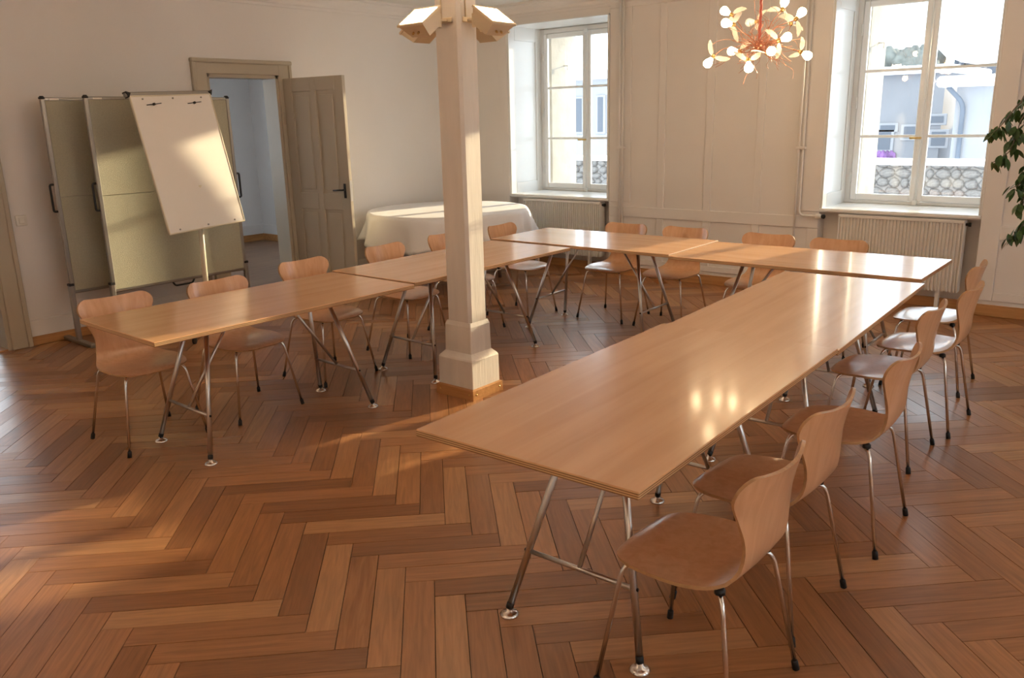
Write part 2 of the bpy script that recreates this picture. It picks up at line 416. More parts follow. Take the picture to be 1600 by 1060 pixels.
# panelling on the back wall (stiles and rails stand proud)
T = .016
def strip(name, x0, x1, z0, z1, t=T): MB().bbox((x0, YB-t, z0), (x1, YB+.001, z1), .004).build(name, M['panel'], wb)
for a, b in ((-4.398,-4.318),(-3.868,-3.784),(-3.336,-3.264)): strip('stile', a, b, .755, 2.78)
for a, b in ((-4.99,-4.725),(-2.915,-2.69)): strip('stile', a, b, .80, 2.78)
strip('rail', -4.99, -2.69, .645, .755, .018)
for a, b in ((-4.99,-4.85),(-4.398,-4.318),(-3.868,-3.784),(-3.336,-3.264),(-2.79,-2.69)): strip('stile', a, b, .19, .645)
strip('rail', -4.99, -2.69, .13, .19); strip('rail', -4.99, -2.69, 2.78, 2.82)
# right of the second window
strip('stile', -1.35, -1.20, .13, 2.78, .018); strip('rail', -1.20, 1.0, .645, .755, .018); strip('rail', -1.20, 1.0, .13, .20); strip('rail', -1.35, 1.0, 2.78, 2.82)
strip('stile', -.45, -.30, .755, 2.78); strip('stile', -.45, -.30, .20, .645)
# left of the first window: plain casing strip
strip('stile', -6.52, -6.40, .10, 2.80, .018)

# cornices
def cornice_profile(): return [(0,0),(.0,-.14),(.018,-.14),(.018,-.115),(.035,-.105),(.045,-.075),(.075,-.045),(.085,-.028),(.11,-.022),(.11,0)]
b = MB(); pr = cornice_profile(); n = len(pr)
vs = [(XL, YB-d, ZC+z) for d, z in pr] + [(XR, YB-d, ZC+z) for d, z in pr]
b.add(vs, [(i,(i+1)%n,n+(i+1)%n,n+i) for i in range(n)]); b.build('trim_1', M['panel'], kind='structure')
b = MB(); vs = [(XL+d, YF, ZC+z) for d, z in pr] + [(XL+d, YB, ZC+z) for d, z in pr]
b.add(vs, [(i,(i+1)%n,n+(i+1)%n,n+i) for i in range(n)]); b.build('trim_2', M['wall'], kind='structure')

# baseboards
b = MB()
b.bbox((XL, D2[1]+.15, 0), (XL+.018, D1[0]-.15, .075), .004); b.bbox((XL, D1[1]+.15, 0), (XL+.018, YB, .075), .004)
bl = b.build('baseboard_left', M['skirtY'], kind='structure')
MB().bbox((XL, D2[1]+.15, .075), (XL+.016, D1[0]-.15, .21), .004).bbox((XL, D1[1]+.15, .075), (XL+.016, YB, .21), .004).build('plinth_board', M['wall'], bl)
b = MB(); edges2 = [(XL+.02, WIN[0][0]-WIN[0][1]), (WIN[0][0]+WIN[0][1], WIN[1][0]-WIN[1][1]), (WIN[1][0]+WIN[1][1], WIN[2][0]-WIN[2][1]), (WIN[2][0]+WIN[2][1], XR)]
for x0, x1 in edges2: b.bbox((x0, YB-.024, 0), (x1, YB, .085), .004); b.bbox((x0, YB-.024, .085), (x1, YB-.004, .097), .003)
for c, h in WIN: b.box((c-h, YB+.118, 0), (c+h, YB+.14, .085))
b.build('baseboard_back', M['skirt'], kind='structure')

# ------------------------------------------------------------------ windows
def window(n, c, h):
    W = empty('window_%d' % n, (c, FR0, SILL), kind='structure')
    def P(b, name, m, parent=W, kind=None):
        o = b.build(name, m, parent); o.matrix_parent_inverse = Matrix.Translation((-c, -FR0, -SILL)); return o
    # recess lining: panelled jambs and soffit
    for s in (-1, 1):
        b = MB(); x = c+s*h; t = .014
        lo, hi = (x, x+t) if s < 0 else (x-t, x)
        b.box((lo, YB-.012, SILL), (hi, FR0, WTOP))
        P(b, 'jamb_lining', M['jamb'])
        b = MB(); lo2, hi2 = (x+t, x+t+.012) if s < 0 else (x-t-.012, x-t)
        b.bbox((lo2, YB-.012, SILL+.0), (hi2, YB+.10, WTOP-.0), .004); b.bbox((lo2, FR0-.10, SILL), (hi2, FR0, WTOP), .004)
        b.bbox((lo2, YB+.10, SILL), (hi2, FR0-.10, SILL+.13), .004); b.bbox((lo2, YB+.10, WTOP-.16), (hi2, FR0-.10, WTOP), .004)
        P(b, 'jamb_moulding', M['jamb'])
    P(MB().box((c-h, YB-.012, WTOP-.012), (c+h, FR0, WTOP)), 'soffit', M['jamb'])
    P(MB().bbox((c-h+.001, YB-.022, SILL-.028), (c+h-.001, YB+.01, SILL+.004), .008).bbox((c-h+.001, YB, SILL-.035), (c+h-.001, FR0+.06, SILL+.004), .002), 'window_sill', M['jamb'])
    # outer frame
    f0, f1, zb, zt = c-h+.03, c+h-.03, SILL+.004, WTOP-.014
    b = MB()
    b.bbox((c-h+.014, FR0, zb), (f0+.045, FR1+.03, zt), .006); b.bbox((f1-.045, FR0, zb), (c+h-.014, FR1+.03, zt), .006)
    b.bbox((f0+.04, FR0, zt-.055), (f1-.04, FR1+.03, zt), .006); b.bbox((f0+.04, FR0, zb), (f1-.04, FR1+.03, zb+.03), .006)
    P(b, 'window_frame', M['jamb'])
    z0, z1 = zb+.032, zt-.057
    for s in (-1, 1):
        xa, xb = (f0+.047, c-.001) if s < 0 else (c+.001, f1-.047)
        st = .055
        b = MB(); y0, y1 = FR0-.014, FR0+.03
        b.bbox((xa, y0, z0), (xa+st, y1, z1), .007); b.bbox((xb-st, y0, z0), (xb, y1, z1), .007)
        b.bbox((xa+st-.002, y0, z0), (xb-st+.002, y1, z0+.06), .007); b.bbox((xa+st-.002, y0, z1-.055), (xb-st+.002, y1, z1), .007)
        cs = P(b, 'casement', M['jamb'])
        def S(b, name, m):
            o = b.build(name, m, cs); return o
        ga, gb = xa+st, xb-st
        zs = [z0+.06, 1.46, 2.05, z1-.055]
        for zz in zs[1:3]: S(MB().bbox((ga-.002, y0+.004, zz-.013), (gb+.002, y1-.006, zz+.013), .005), 'muntin', M['jamb'])
        for k in range(3): S(MB().box((ga-.004, FR0+.006, zs[k]), (gb+.004, FR0+.010, zs[k+1])), 'pane', M['glass'])
        hx = xa if s < 0 else xb
        for zz in (z0+.22, (z0+z1)/2, z1-.25): S(MB().tube([(hx, y0-.006, zz-.05), (hx, y0-.006, zz+.05)], .008, 8), 'hinge', M['jamb'])
    # closing rod with knob handle
    b = MB().tube([(c, FR0-.026, z0-.02), (c, FR0-.026, z1+.03)], .008, 8); b.bbox((c-.018, FR0-.022, z0), (c+.018, FR0-.012, z1), .003)
    for zz in (z0, z1): b.bbox((c-.02, FR0-.04, zz-.03), (c+.02, FR0-.012, zz+.02), .004)
    rod = P(b, 'closing_rod', M['jamb'])
    MB().tube([(c, FR0-.03, 1.445), (c, FR0-.058, 1.445)], .011, 8).tube([(c+.01, FR0-.058, 1.445), (c-.085, FR0-.062, 1.445)], [.008,.012], 8).build('handle', M['brass'], rod)
    # stone surround outside
    b = MB()
    b.box((c-h, FR1+.03, SILL-.04), (c-h+.12, WOUT+.04, WTOP+.06)); b.box((c+h-.12, FR1+.03, SILL-.04), (c+h, WOUT+.04, WTOP+.06))
    b.box((c-h, FR1+.03, SILL-.12), (c+h, WOUT+.10, SILL-.005)); b.box((c-h+.12, FR1+.03, WTOP-.012), (c+h-.12, WOUT+.04, WTOP+.06))
    P(b, 'stone_surround', M['stone'])
    for s in (-1,1):       # shutter hooks
        P(MB().tube([(c+s*(h-.12), 8.72, 2.32), (c+s*(h-.17), 8.72, 2.32), (c+s*(h-.17), 8.72, 2.27)], .008, 6), 'shutter_hook', M['jamb'])
for i, (c, h) in enumerate(WIN): window(i+1, c, h)

# ------------------------------------------------------------------ radiators and pipes
def radiator(c, w_, label):
    r = empty('radiator', (c, YB+.018, 0)); tag(r, label, 'radiator', 'ribbed radiators under the windows')
    z0, z1 = .17, .782; n = int(w_/.028)
    b = MB()
    # zig-zag ribbed front
    for side, y in ((-1, -.045), (1, .045)):
        vs = []; 
        for i in range(n+1):
            x = -w_/2 + w_*i/n
            for dx, dy in ((0,0),(.30*w_/n,0),(.42*w_/n,.020),(.88*w_/n,.020)):
                if i == n and dx > 0: continue
                vs.append((x+dx, y-side*dy*-1 if side > 0 else y+dy))
        k = len(vs); V = [(x,y,z0) for x,y in vs] + [(x,y,z1) for x,y in vs]
        b.add(V, [(i,i+1,k+i+1,k+i) for i in range(k-1)])
    b.box((-w_/2, -.028, z0+.005), (w_/2, .028, z1-.005))
    b.build('ribbed_panel', M['radiator'], r)
    MB().bbox((-w_/2-.006, -.05, z1-.02), (w_/2+.006, -.02, z1+.008), .004).bbox((-w_/2-.006, .02, z1-.02), (w_/2+.006, .05, z1+.008), .004).build('top_bar', M['radiator'], r)
    g = MB()
    for i in range(int(w_/.04)): x = -w_/2+.02+i*.04; g.box((x, -.02, z1-.004), (x+.012, .02, z1+.004))
    g.build('grille', M['radiator'], r, 'stuff')
    for s in (-1, 1): MB().bbox((s*w_/2-.005, -.05, z0), (s*w_/2+.005, .05, z1), .003).build('end_cap', M['radiator'], r)
    for s in (-1, 1): MB().box((s*w_*.35-.015, -.02, .0), (s*w_*.35+.015, .02, z0+.02)).build('foot', M['radiator'], r)
    MB().tube([(w_/2, 0, z1-.03), (w_/2+.03, 0, z1-.03)], .012, 8).tube([(w_/2+.025, 0, z1-.03), (w_/2+.045, 0, z1-.03)], .018, 8).build('bleed_plug', M['iron'], r)
    return r
radiator(-5.645, 1.08, 'cream ribbed radiator under the window beside the draped table')
radiator(-1.985, 1.03, 'cream ribbed radiator under the window nearest the plant')
def pipe_run(x, valve):
    t = empty('heating_pipe', (x, YB-.055, 0))
    b = MB()
    if valve:
        b.tube(smooth_tube([(0,0,ZC-.02),(0,0,.765),(.17,-.01,.765)], .05), .011, 8)
    else: b.tube([(0,0,ZC-.02),(0,0,.11)], .011, 8)
    b.build('riser', M['panel'], t)
    MB().tube([(-.04,0,ZC-.02),(-.04,0,.10)], .011, 8).build('riser', M['panel'], t)
    for z in (1.38,): MB().bbox((-.06,-.016,z-.012),(.02,.034,z+.012),.003).build('clamp', M['panel'], t)
    if valve:
        v = MB().lathe([(.014,0),(.022,.01),(.022,.05),(.016,.06)], 12, 0, look_M((.155,-.01,.765),(0,0,1),(1,0,0))).build('valve', M['radiator'], t)
        MB().lathe([(.010,0),(.020,.004),(.020,.024),(.010,.03)], 12, 0, look_M((.22,-.01,.765),(0,0,1),(1,-.4,0))).build('valve_knob', M['iron'], v)
    return t
tag(pipe_run(-2.86, True), 'white heating pipe turning to a valve beside the brighter window', 'pipe')
tag(pipe_run(-4.80, False), 'straight white heating pipe running down the panelled wall', 'pipe')

# ------------------------------------------------------------------ doors
d = empty('door_1', (XL, (D1[0]+D1[1])/2, 0), kind='structure')
def PD(b, name, m, parent): 
    o = b.build(name, m, parent); o.matrix_parent_inverse = parent.matrix_world.inverted() if False else Matrix.Translation(-parent.location); return o
def casing(parent, y0, y1, zt, cw=.145):
    for s, y in ((-1, y0), (1, y1)):
        a, b_ = (y-cw, y) if s < 0 else (y, y+cw)
        b = MB().bbox((XL-.002, a, 0), (XL+.026, b_, zt+.10), .005)
        oa, ob = (a-.004, a+.03) if s < 0 else (b_-.03, b_+.004)
        b.bbox((XL-.002, oa, 0), (XL+.042, ob, zt+.13), .006)
        PD(b, 'casing', M['door'], parent)
        PD(MB().box((XL-WT-.01, (y-.001 if s < 0 else y-.03), 0), (XL+.005, (y+.03 if s < 0 else y+.001), zt)), 'jamb', M['door'], parent)
    b = MB().bbox((XL-.002, y0-cw, zt), (XL+.024, y1+cw, zt+.13), .005); b.bbox((XL-.002, y0-cw-.01, zt+.095), (XL+.05, y1+cw+.01, zt+.135), .01)
    PD(b, 'head_casing', M['door'], parent)
    PD(MB().box((XL-WT-.01, y0, zt-.03), (XL+.005, y1, zt)), 'head_jamb', M['door'], parent)
casing(d, *D1)
# open leaf, hinged on the right jamb
LW, LH, LT = .78, 2.13, .042
leaf = MB()
ang = R_(82)
Mleaf = Matrix.Translation((XL+.03, D1[1]+.035, .01)) @ Matrix.Rotation(PI/2-ang, 4, 'Z')   # local x along the leaf
px = [.11, .355, .425, .67]; pz = [.20, .86, 1.02, 2.00]
def lb(b, x0, x1, z0, z1, y0=0, y1=LT, c=.004): b.bbox((x0, y0, z0), (x1, y1, z1), c, 0, Mleaf)
for x0, x1 in ((0, px[0]), (px[1], px[2]), (px[3], LW)): lb(leaf, x0, x1, 0, LH)
for x0, x1 in ((px[0], px[1]), (px[2], px[3])):
    for z0, z1 in ((0, pz[0]), (pz[1], pz[2]), (pz[3], LH)): lb(leaf, x0-.002, x1+.002, z0, z1, .0005, LT-.0005)
lo = PD(leaf, 'leaf', M['door'], d)
for x0, x1 in ((px[0], px[1]), (px[2], px[3])):
    for z0, z1 in ((pz[0], pz[1]), (pz[2], pz[3])):
        b = MB(); lb(b, x0, x1, z0, z1, .014, LT-.014, .001); lb(b, x0+.035, x1-.035, z0+.035, z1-.035, .007, LT-.007, .006)
        b.build('door_panel', M['door'], lo)
b = MB()
for s, y in ((-1, -.001), (1, LT+.001)):
    b.bbox((LW-.075, min(y, y+s*.006), .98), (LW-.045, max(y, y+s*.006), 1.12), .002, 0, Mleaf)
    b.tube([Mleaf @ Vector((LW-.06, y, 1.06)), Mleaf @ Vector((LW-.06, y+s*.045, 1.06)), Mleaf @ Vector((LW-.08, y+s*.05, 1.06)), Mleaf @ Vector((LW-.17, y+s*.05, 1.055))], .009, 8)
b.build('door_handle', M['iron'], lo)
b = MB().box((LW-.002, .006, .95), (LW+.001, LT-.006, 1.15), 0, Mleaf); b.build('lock_plate', M['steel'], lo)
for z in (.3, 1.75): MB().tube([Mleaf @ Vector((-.006, -.008, z-.06)), Mleaf @ Vector((-.006, -.008, z+.06))], .010, 8).build('hinge', M['door'], lo)
d2 = empty('door_2', (XL, (D2[0]+D2[1])/2, 0), kind='structure'); casing(d2, *D2)
PD(MB().box((XL-WT, D2[0], -.01), (XL+.002, D2[1], .012)), 'threshold', M['skirtY'], d2)
PD(MB().box((XL-WT, D1[0], -.01), (XL, D1[1], .004)), 'threshold', M['hallfloor'], d)

# hallway behind
MB().box((HX-.2, .4, -.2), (XL-WT, HY+.2, 0.0)).build('floor_hallway', M['hallfloor'], kind='structure')
MB().box((HX-.2, .4, 2.7), (XL-WT, HY+.2, 2.9)).build('ceiling_hallway', M['ceil'], kind='structure')
b = MB(); b.box((HX-.2, .4, 0), (HX, 2.6, 2.7)); b.box((HX-.2, 5.4, 0), (HX, HY+.2, 2.7)); b.box((HX-.2, 2.6, 0), (HX, 5.4, .6)); b.box((HX-.2, 2.6, 2.6), (HX, 5.4, 2.7))
b.box((HX, HY, 0), (XL-WT, HY+.2, 2.7)); b.box((HX, .4, 0), (XL-WT, .6, 2.7))
b.build('wall_hallway', M['hall'], kind='structure')
b = MB(); b.bbox((HX, 5.0, 0), (HX+.02, HY, .10), .003); b.bbox((HX, HY-.02, 0), (XL-WT, HY, .10), .003)
bh = b.build('baseboard_hallway', M['skirtY'], kind='structure')
MB().bbox((HX, 5.0, .10), (HX+.015, HY, .24), .003).bbox((HX, HY-.015, .10), (XL-WT, HY, .24), .003).build('plinth_board', M['hall'], bh)
W = empty('window_4', (HX-.1, 4.0, .6), kind='structure')  # hallway window out of view, added to light the space behind the door
xa, xb = HX-.14, HX-.08
b = MB().bbox((xa,2.6,.6),(xb,2.68,2.6)).bbox((xa,5.32,.6),(xb,5.4,2.6)).bbox((xa,2.68,.6),(xb,5.32,.68)).bbox((xa,2.68,2.52),(xb,5.32,2.6)).bbox((xa,3.96,.68),(xb,4.04,2.52))
o = b.build('window_frame', M['jamb'], W); o.matrix_parent_inverse = Matrix.Translation(-W.location)
for y0, y1 in ((2.68,3.96),(4.04,5.32)):
    o = MB().box((HX-.112,y0,.68),(HX-.108,y1,2.52)).build('pane', M['glass'], W); o.matrix_parent_inverse = Matrix.Translation(-W.location)
# wall switches
def switch(y, z, label):
    t = empty('light_switch', (XL, y, z)); tag(t, label, 'switch')
    MB().bbox((0, -.042, -.042), (.012, .042, .042), .004).build('cover_plate', M['plastic'], t)
    MB().bbox((.010, -.022, -.024), (.018, .022, .024), .004).build('rocker', M['plastic'], t)
switch(2.60, 1.015, 'square white light switch on the wall beside the pinboards')
t = empty('wall_socket', (XL, 5.955, .985)); tag(t, 'small white switch and socket plate on the wall beside the open door', 'socket')
MB().bbox((0, -.042, -.10), (.014, .042, .10), .004).build('cover_plate', M['plastic'], t)
MB().bbox((.012, -.026, .03), (.024, .026, .08), .004).build('rocker', M['plastic'], t)
for z in (-.02, -.065): MB().lathe([(.007,0),(.007,.004)], 8, 0, look_M((.0135,0,z),(0,1,0),(1,0,0))).build('socket_hole', M['iron'], t)

# ------------------------------------------------------------------ pillar
PX, PY = -3.465, 3.737
pl = empty('pillar', (PX, PY, 0)); tag(pl, 'cream painted square timber pillar with chamfered corners and stepped base', 'pillar')
def sq(hx, hy, c): return [(-hx+c,-hy),(hx-c,-hy),(hx,-hy+c),(hx,hy-c),(hx-c,hy),(-hx+c,hy),(-hx,hy-c),(-hx,-hy+c)]
def loft(rings, mi=0):
    b = MB(); vs = []; n = 8
    for (hx, hy, c, z) in rings: vs += [(x,y,z) for x,y in sq(hx,hy,c)]
    fs = [(i*n+j, i*n+(j+1)%n, (i+1)*n+(j+1)%n, (i+1)*n+j) for i in range(len(rings)-1) for j in range(n)]
    fs += [tuple(reversed(range(n))), tuple((len(rings)-1)*n+j for j in range(n))]
    return b.add(vs, fs)
loft([(.100,.082,.002,.44),(.100,.082,.018,.475),(.100,.082,.018,ZC)]).build('shaft', M['pillar'], pl)
loft([(.112,.096,.003,.28),(.109,.092,.003,.455),(.1005,.083,.003,.48)]).build('neck', M['pillar'], pl)
loft([(.146,.130,.003,0),(.144,.128,.003,.245),(.140,.124,.003,.255),(.112,.097,.003,.285)]).build('base_block', M['pillar'], pl)
for k in range(4):
    a = k*PI/2; hx, hy = (.146,.130) if k % 2 == 0 else (.130,.146)
    b = MB(); A = Matrix.Rotation(a, 4, 'Z')
    b.add([(-hx-.014,-hy-.014,0),(hx+.014,-hy-.014,0),(hx,-hy,0),(-hx,-hy,0),(-hx-.012,-hy-.012,.062),(hx+.012,-hy-.012,.062),(hx,-hy,.07),(-hx,-hy,.07)],
          [(0,3,2,1),(4,5,6,7),(0,1,5,4),(1,2,6,5),(2,3,7,6),(3,0,4,7)], 0, False, A)
    sk = b.build('skirting_board', M['skirt'], pl)
    for x in (-hx+.02, hx-.02): MB().lathe([(.006,0),(.006,.002)], 8, 0, A @ look_M((x,-hy-.0132,.035),(1,0,0),(0,-1,0))).build('screw', M['brass'], sk)
# four uplighters on brackets
def uplighter(k, label):
    t = empty('wall_uplighter', (PX, PY, 2.25), k*PI/2); tag(t, label, 'lamp', 'uplighters on the pillar')
    fc = .082 if k % 2 == 0 else .100
    dy = 0.0 if k % 2 == 0 else 0.0
    # local -y is outward; glass from inner edge (y=-.226,z=.05) to outer edge (y=-.362,z=-.045)
    I = Vector((0,-.222,.052)); O = Vector((0,-.362,-.044)); hw_ = .095
    nrm = Vector((0, -(.096), .14)).normalized(); dn = -nrm
    back = [(-.07, I+dn*.10+Vector((0,-.012,0))), (.07, I+dn*.10+Vector((0,-.012,0)))]
    bI, bO = I+dn*.085+(O-I)*.16, I+dn*.085+(O-I)*.80
    b = MB(); vs = []
    ring = lambda a, c, h: [(-h,*a.yz),(h,*a.yz),(h,*c.yz),(-h,*c.yz)]
    V = ring(I,O,hw_) + ring(bI,bO,.068)
    b.add(V, [(4,5,6,7),(0,1,5,4),(1,2,6,5),(2,3,7,6),(3,0,4,7)])
    hs = b.build('housing', M['lamp'], t)
    # rim
    rI, rO = I-(O-I)*.03, O+(O-I)*.03
    b = MB(); V = ring(rI,rO,hw_+.006) + ring(rI+nrm*.012,rO+nrm*.012,hw_+.006) + ring(I+(O-I)*.06+nrm*.012,O-(O-I)*.06+nrm*.012,hw_-.006) + ring(I+(O-I)*.06,O-(O-I)*.06,hw_-.006)
    fs = []
    for a0, b0 in ((0,4),(4,8),(8,12)): fs += [(a0+i,a0+(i+1)%4,b0+(i+1)%4,b0+i) for i in range(4)]
    fs += [(i,12+i,12+(i+1)%4,(i+1)%4) for i in range(4)]
    b.add(V, fs); b.build('rim', M['lamp'], t)
    b = MB(); V = ring(I+(O-I)*.05+nrm*.008,O-(O-I)*.05+nrm*.008,hw_-.006) + ring(I+(O-I)*.05+nrm*.004,O-(O-I)*.05+nrm*.004,hw_-.006)
    b.add(V, [(0,1,2,3),(7,6,5,4),(0,4,5,1),(1,5,6,2),(2,6,7,3),(3,7,4,0)]); b.build('lamp_glass', M['lampglow'], t)
    b = MB().bbox((-.055,-fc-.014,-.012),(.055,-fc,.016),.003).tube([(-.02,-fc-.008,0),(-.02,-.20,-.005)],.007,8).tube([(.02,-fc-.008,0),(.02,-.20,-.005)],.007,8)
    b.bbox((-.045,-.215,-.045),(-.035,-.165,.03),.002).bbox((.035,-.215,-.045),(.045,-.165,.03),.002)
    b.tube([(-.06,-.185,-.005),(.06,-.185,-.005)],.010,8)
    b.build('bracket', M['lamp'], t)
    MB().tube([(-.03,-fc-.006,.016),(-.03,-fc-.006,.30)],.004,6).build('cable', M['lamp'], t)
    for x in (-.02,.02): MB().lathe([(.006,-.01),(.007,0),(.004,.006)],8,0,look_M((x,(bO.y+O.y)/2-.004,(bO.z+O.z)/2-.012),(1,0,0),(0,-.6,-.7))).build('catch_screw', M['brass'], hs)
    return t
uplighter(0, 'lit cream uplighter on the pillar side facing the open floor')
uplighter(1, 'lit cream uplighter on the sunlit side of the pillar')
uplighter(2, 'lit cream uplighter mostly hidden behind the pillar on its window side')
uplighter(3, 'lit cream uplighter partly hidden behind the pillar on its door side')

# pillar and lamp copies added out of view to light the near room
ups = [o for o in COL.objects if o.name.startswith('wall_uplighter')]
for k, (dx, dy_, where) in enumerate(((5.3, 0, 'right of the plant'), (0, -5.1, 'behind camera, left'), (5.3, -5.1, 'behind camera, right'))):
    for src in [pl]+ups:
        c_ = copy_tree(src); c_.location = src.location+Vector((dx, dy_, 0))
        if src is pl: tag(c_, 'added cream timber pillar out of view, '+where, 'pillar')
        else: tag(c_, 'added lit uplighter out of view, %s side of the pillar %s' % (['near','right','window','left'][ups.index(src)], where), 'lamp', 'added uplighters out of view '+where)

# ------------------------------------------------------------------ tables
TL, TW, TT = 1.646, .80, .024
def trestle(parent, y, s, h):
    """s=+1: frame leans towards +y"""
    t = empty('trestle', (0, y, 0)); t.parent = parent
    zt = h-TT-.012
    leg = lambda sx, u: Vector((sx*(.262-.172*u), s*.16*u, .028+(zt-.028)*u))
    for sx in (-1, 1):
        lg = MB().tube([leg(sx,0), leg(sx,1)], .0125, 10).tube([leg(sx,.0), leg(sx,.03)], .0135, 10, 1)
        lg = lg.build('leg', [M['steel'], M['black']], t)
        f0 = leg(sx,0)
        MB().lathe([(.034,0),(.035,.004),(.026,.012),(.012,.018),(.008,.034)], 14, 0, Matrix.Translation((f0.x, f0.y, 0))).build('glide', M['chrome'], t)
        c = leg(sx,.315)
        MB().lathe([(.006,0),(.006,.006)], 8, 0, look_M((c.x+sx*.010,c.y,c.z),(0,0,1),(sx,0,0))).build('bolt', M['black'], t)
    a, b = leg(-1,.315), leg(1,.315)
    MB().tube([a, b], .0085, 8).build('crossbar', M['steel'], t)
    m_ = (a+b)/2
    MB().tube([m_, (0, s*.37, zt)], .0085, 8).build('brace', M['steel'], t)
    MB().bbox((-.11, s*.16-.025, zt-.006), (.11, s*.16+.025, zt+.012), .003).build('mounting_plate', M['black'], t)
    MB().bbox((-.035, s*.37-.03, zt-.004), (.035, s*.37+.03, zt+.012), .003).build('mounting_plate', M['black'], t)
    return t
def table(x, y, a, h, along, label):
    """(x,y): near-left corner; along 'Y' or 'X'"""
    t = empty('conference_table', (0,0,0)); tag(t, label, 'table', 'tables set in a U')
    if along == 'Y':
        loc = Vector((x,y,0)) + Matrix.Rotation(a,3,'Z') @ Vector((TW/2, TL/2, 0)); rz = a
    else:
        loc = Vector((x,y,0)) + Matrix.Rotation(a,3,'Z') @ Vector((TL/2, TW/2, 0)); rz = a - PI/2
    t.location = loc; t.rotation_euler = (0,0,rz)
    top = MB().bbox((-TW/2,-TL/2,-TT), (TW/2,TL/2,0), .0025, 0, None, 1).build('tabletop', [M['beech'], M['ply']], t); top.location = (0,0,h)
    trestle(t, -TL/2+.275, 1, h); trestle(t, TL/2-.275, -1, h)
    return t
table(-4.435,1.799,R_(-1.0),.739,'Y','plywood table at the open end of the row beside the flip chart')
table(-4.436,3.462,R_(-.05),.742,'Y','plywood table behind the pillar, in the row facing the open door')
table(-1.801,1.683,R_(1.5),.760,'Y','nearest plywood table, with its front corner towards the camera')
table(-1.850,3.345,R_(2.3),.744,'Y','plywood table reflecting the bright window, next after the nearest one')
table(-4.472,5.150,R_(.5),.748,'X','plywood table at the back corner by the draped round table')
table(-2.812,5.130,R_(.6),.743,'X','plywood table at the back corner under the chandelier, by the right radiator')

# ------------------------------------------------------------------ chairs
def chair_shell():
    prof = [(.222,.428),(.205,.440),(.165,.447),(.10,.444),(.02,.438),(-.06,.438),(-.12,.446),(-.162,.466),(-.186,.50),(-.198,.545),(-.206,.60),(-.216,.66),(-.228,.72),(-.242,.775),(-.246,.79)]
    P = bez([(x,0,z) for x,z in prof], 6)
    L = [0]
    for a, b in zip(P, P[1:]): L.append(L[-1]+(b-a).length)
    tot = L[-1]
    def lerp(tb, s):
        for (a, va), (b, vb) in zip(tb, tb[1:]):
            if s <= b: t = (s-a)/(b-a); t = t*t*(3-2*t); return va+(vb-va)*t
        return tb[-1][1]
    wt = [(0,.070),(.006,.112),(.020,.148),(.048,.178),(.10,.202),(.18,.215),(.26,.214),(.34,.190),(.41,.159),(.47,.143),(.53,.146),(.60,.174),(.68,.216),(.75,.240),(.80,.247),(tot+.02,.246)]
    wc = bez([(a,b_,0) for a, b_ in wt], 10)
    def width(q):
        for u, v in zip(wc, wc[1:]):
            if q <= v.x: return u.y+(v.y-u.y)*(q-u.x)/max(1e-9, v.x-u.x)
        return wc[-1].y
    S = []
    nS = 44
    ss = [tot*(.5-.5*math.cos(PI*i/nS)) for i in range(nS+1)]
    nt_ = 16
    top = []; 
    def at(s):
        for i in range(len(L)-1):
            if s <= L[i+1]+1e-9: u = (s-L[i])/max(1e-9,(L[i+1]-L[i])); return P[i].lerp(P[i+1], u), (P[i+1]-P[i]).normalized()
        return P[-1], (P[-1]-P[-2]).normalized()
    rows = []
    for s in ss:
        w_ = width(s)
        rt = .085
        if s > tot-rt: u = (s-(tot-rt))/rt; w_ -= .085*(1-math.sqrt(max(0,1-u*u)))
        rows.append((s, w_))
    for s, w_ in rows:
        for j in range(nt_+1):
            t = -1+2*j/nt_; y = t*w_
            # shaped ends: top edge slightly bowed
            p, tg = at(s); n = Vector((tg.z, 0, -tg.x))
            seatf = max(0, min(1, (.40-s)/.14)); backf = max(0, min(1, (s-.47)/.12))
            yy = y/.24
            sst = lambda v: (lambda q: q*q*(3-2*q))(max(0,min(1,v)))
            seatf = sst((.46-s)/.20); backf = sst((s-.42)/.20)
            off = .014*seatf*yy*yy*sst((s-.06)/.20) - .016*yy*yy*sst(1-s/.20) + .062*backf*yy*yy + .012*(1-seatf)*(1-backf)*yy*yy
            if s > tot-.06: p = p + Vector((0,0,.010*(abs(t)**2-.6)*((s-tot+.06)/.06)))
            fwd = Vector((1,0,0)) if backf > .5 else n
            d_ = n*(1-backf)+Vector((1,0,0))*backf
            top.append(Vector((p.x, y, p.z)) + d_*off)
    K = nt_+1; N = len(rows)
    # normals
    nor = []
    for i in range(N):
        for j in range(K):
            a = top[min(i+1,N-1)*K+j]-top[max(i-1,0)*K+j]; b = top[i*K+min(j+1,K-1)]-top[i*K+max(j-1,0)]
            n = b.cross(a) ; n = n.normalized() if n.length > 1e-9 else Vector((0,0,1)); nor.append(n)
    # make normals point to sitter side (up/forward)
    if nor[(N//4)*K+K//2].z < 0: nor = [-n for n in nor]
    th = .0105
    b = MB(); bot = [p-n*th for p, n in zip(top, nor)]
    V = top+bot; o = N*K
    F = []; 
    for i in range(N-1):
        for j in range(K-1): F.append((i*K+j, i*K+j+1, (i+1)*K+j+1, (i+1)*K+j))
    b.add(V, F + [tuple(o+q for q in reversed(f)) for f in F], 0, True)
    ring = [j for j in range(K)] + [i*K+K-1 for i in range(1,N)] + [(N-1)*K+j for j in range(K-2,-1,-1)] + [i*K for i in range(N-2,0,-1)]
    E = [(ring[i], ring[i-1], o+ring[i-1], o+ring[i]) for i in range(len(ring))]
    # separate edge strip verts for a crisp rim
    n0 = len(b.v); b.add([V[r] for r in ring]+[V[o+r] for r in ring], [(i, (i-1)%len(ring), len(ring)+(i-1)%len(ring), len(ring)+i) for i in range(len(ring))], 1, True)
    b.fixn = True
    return b
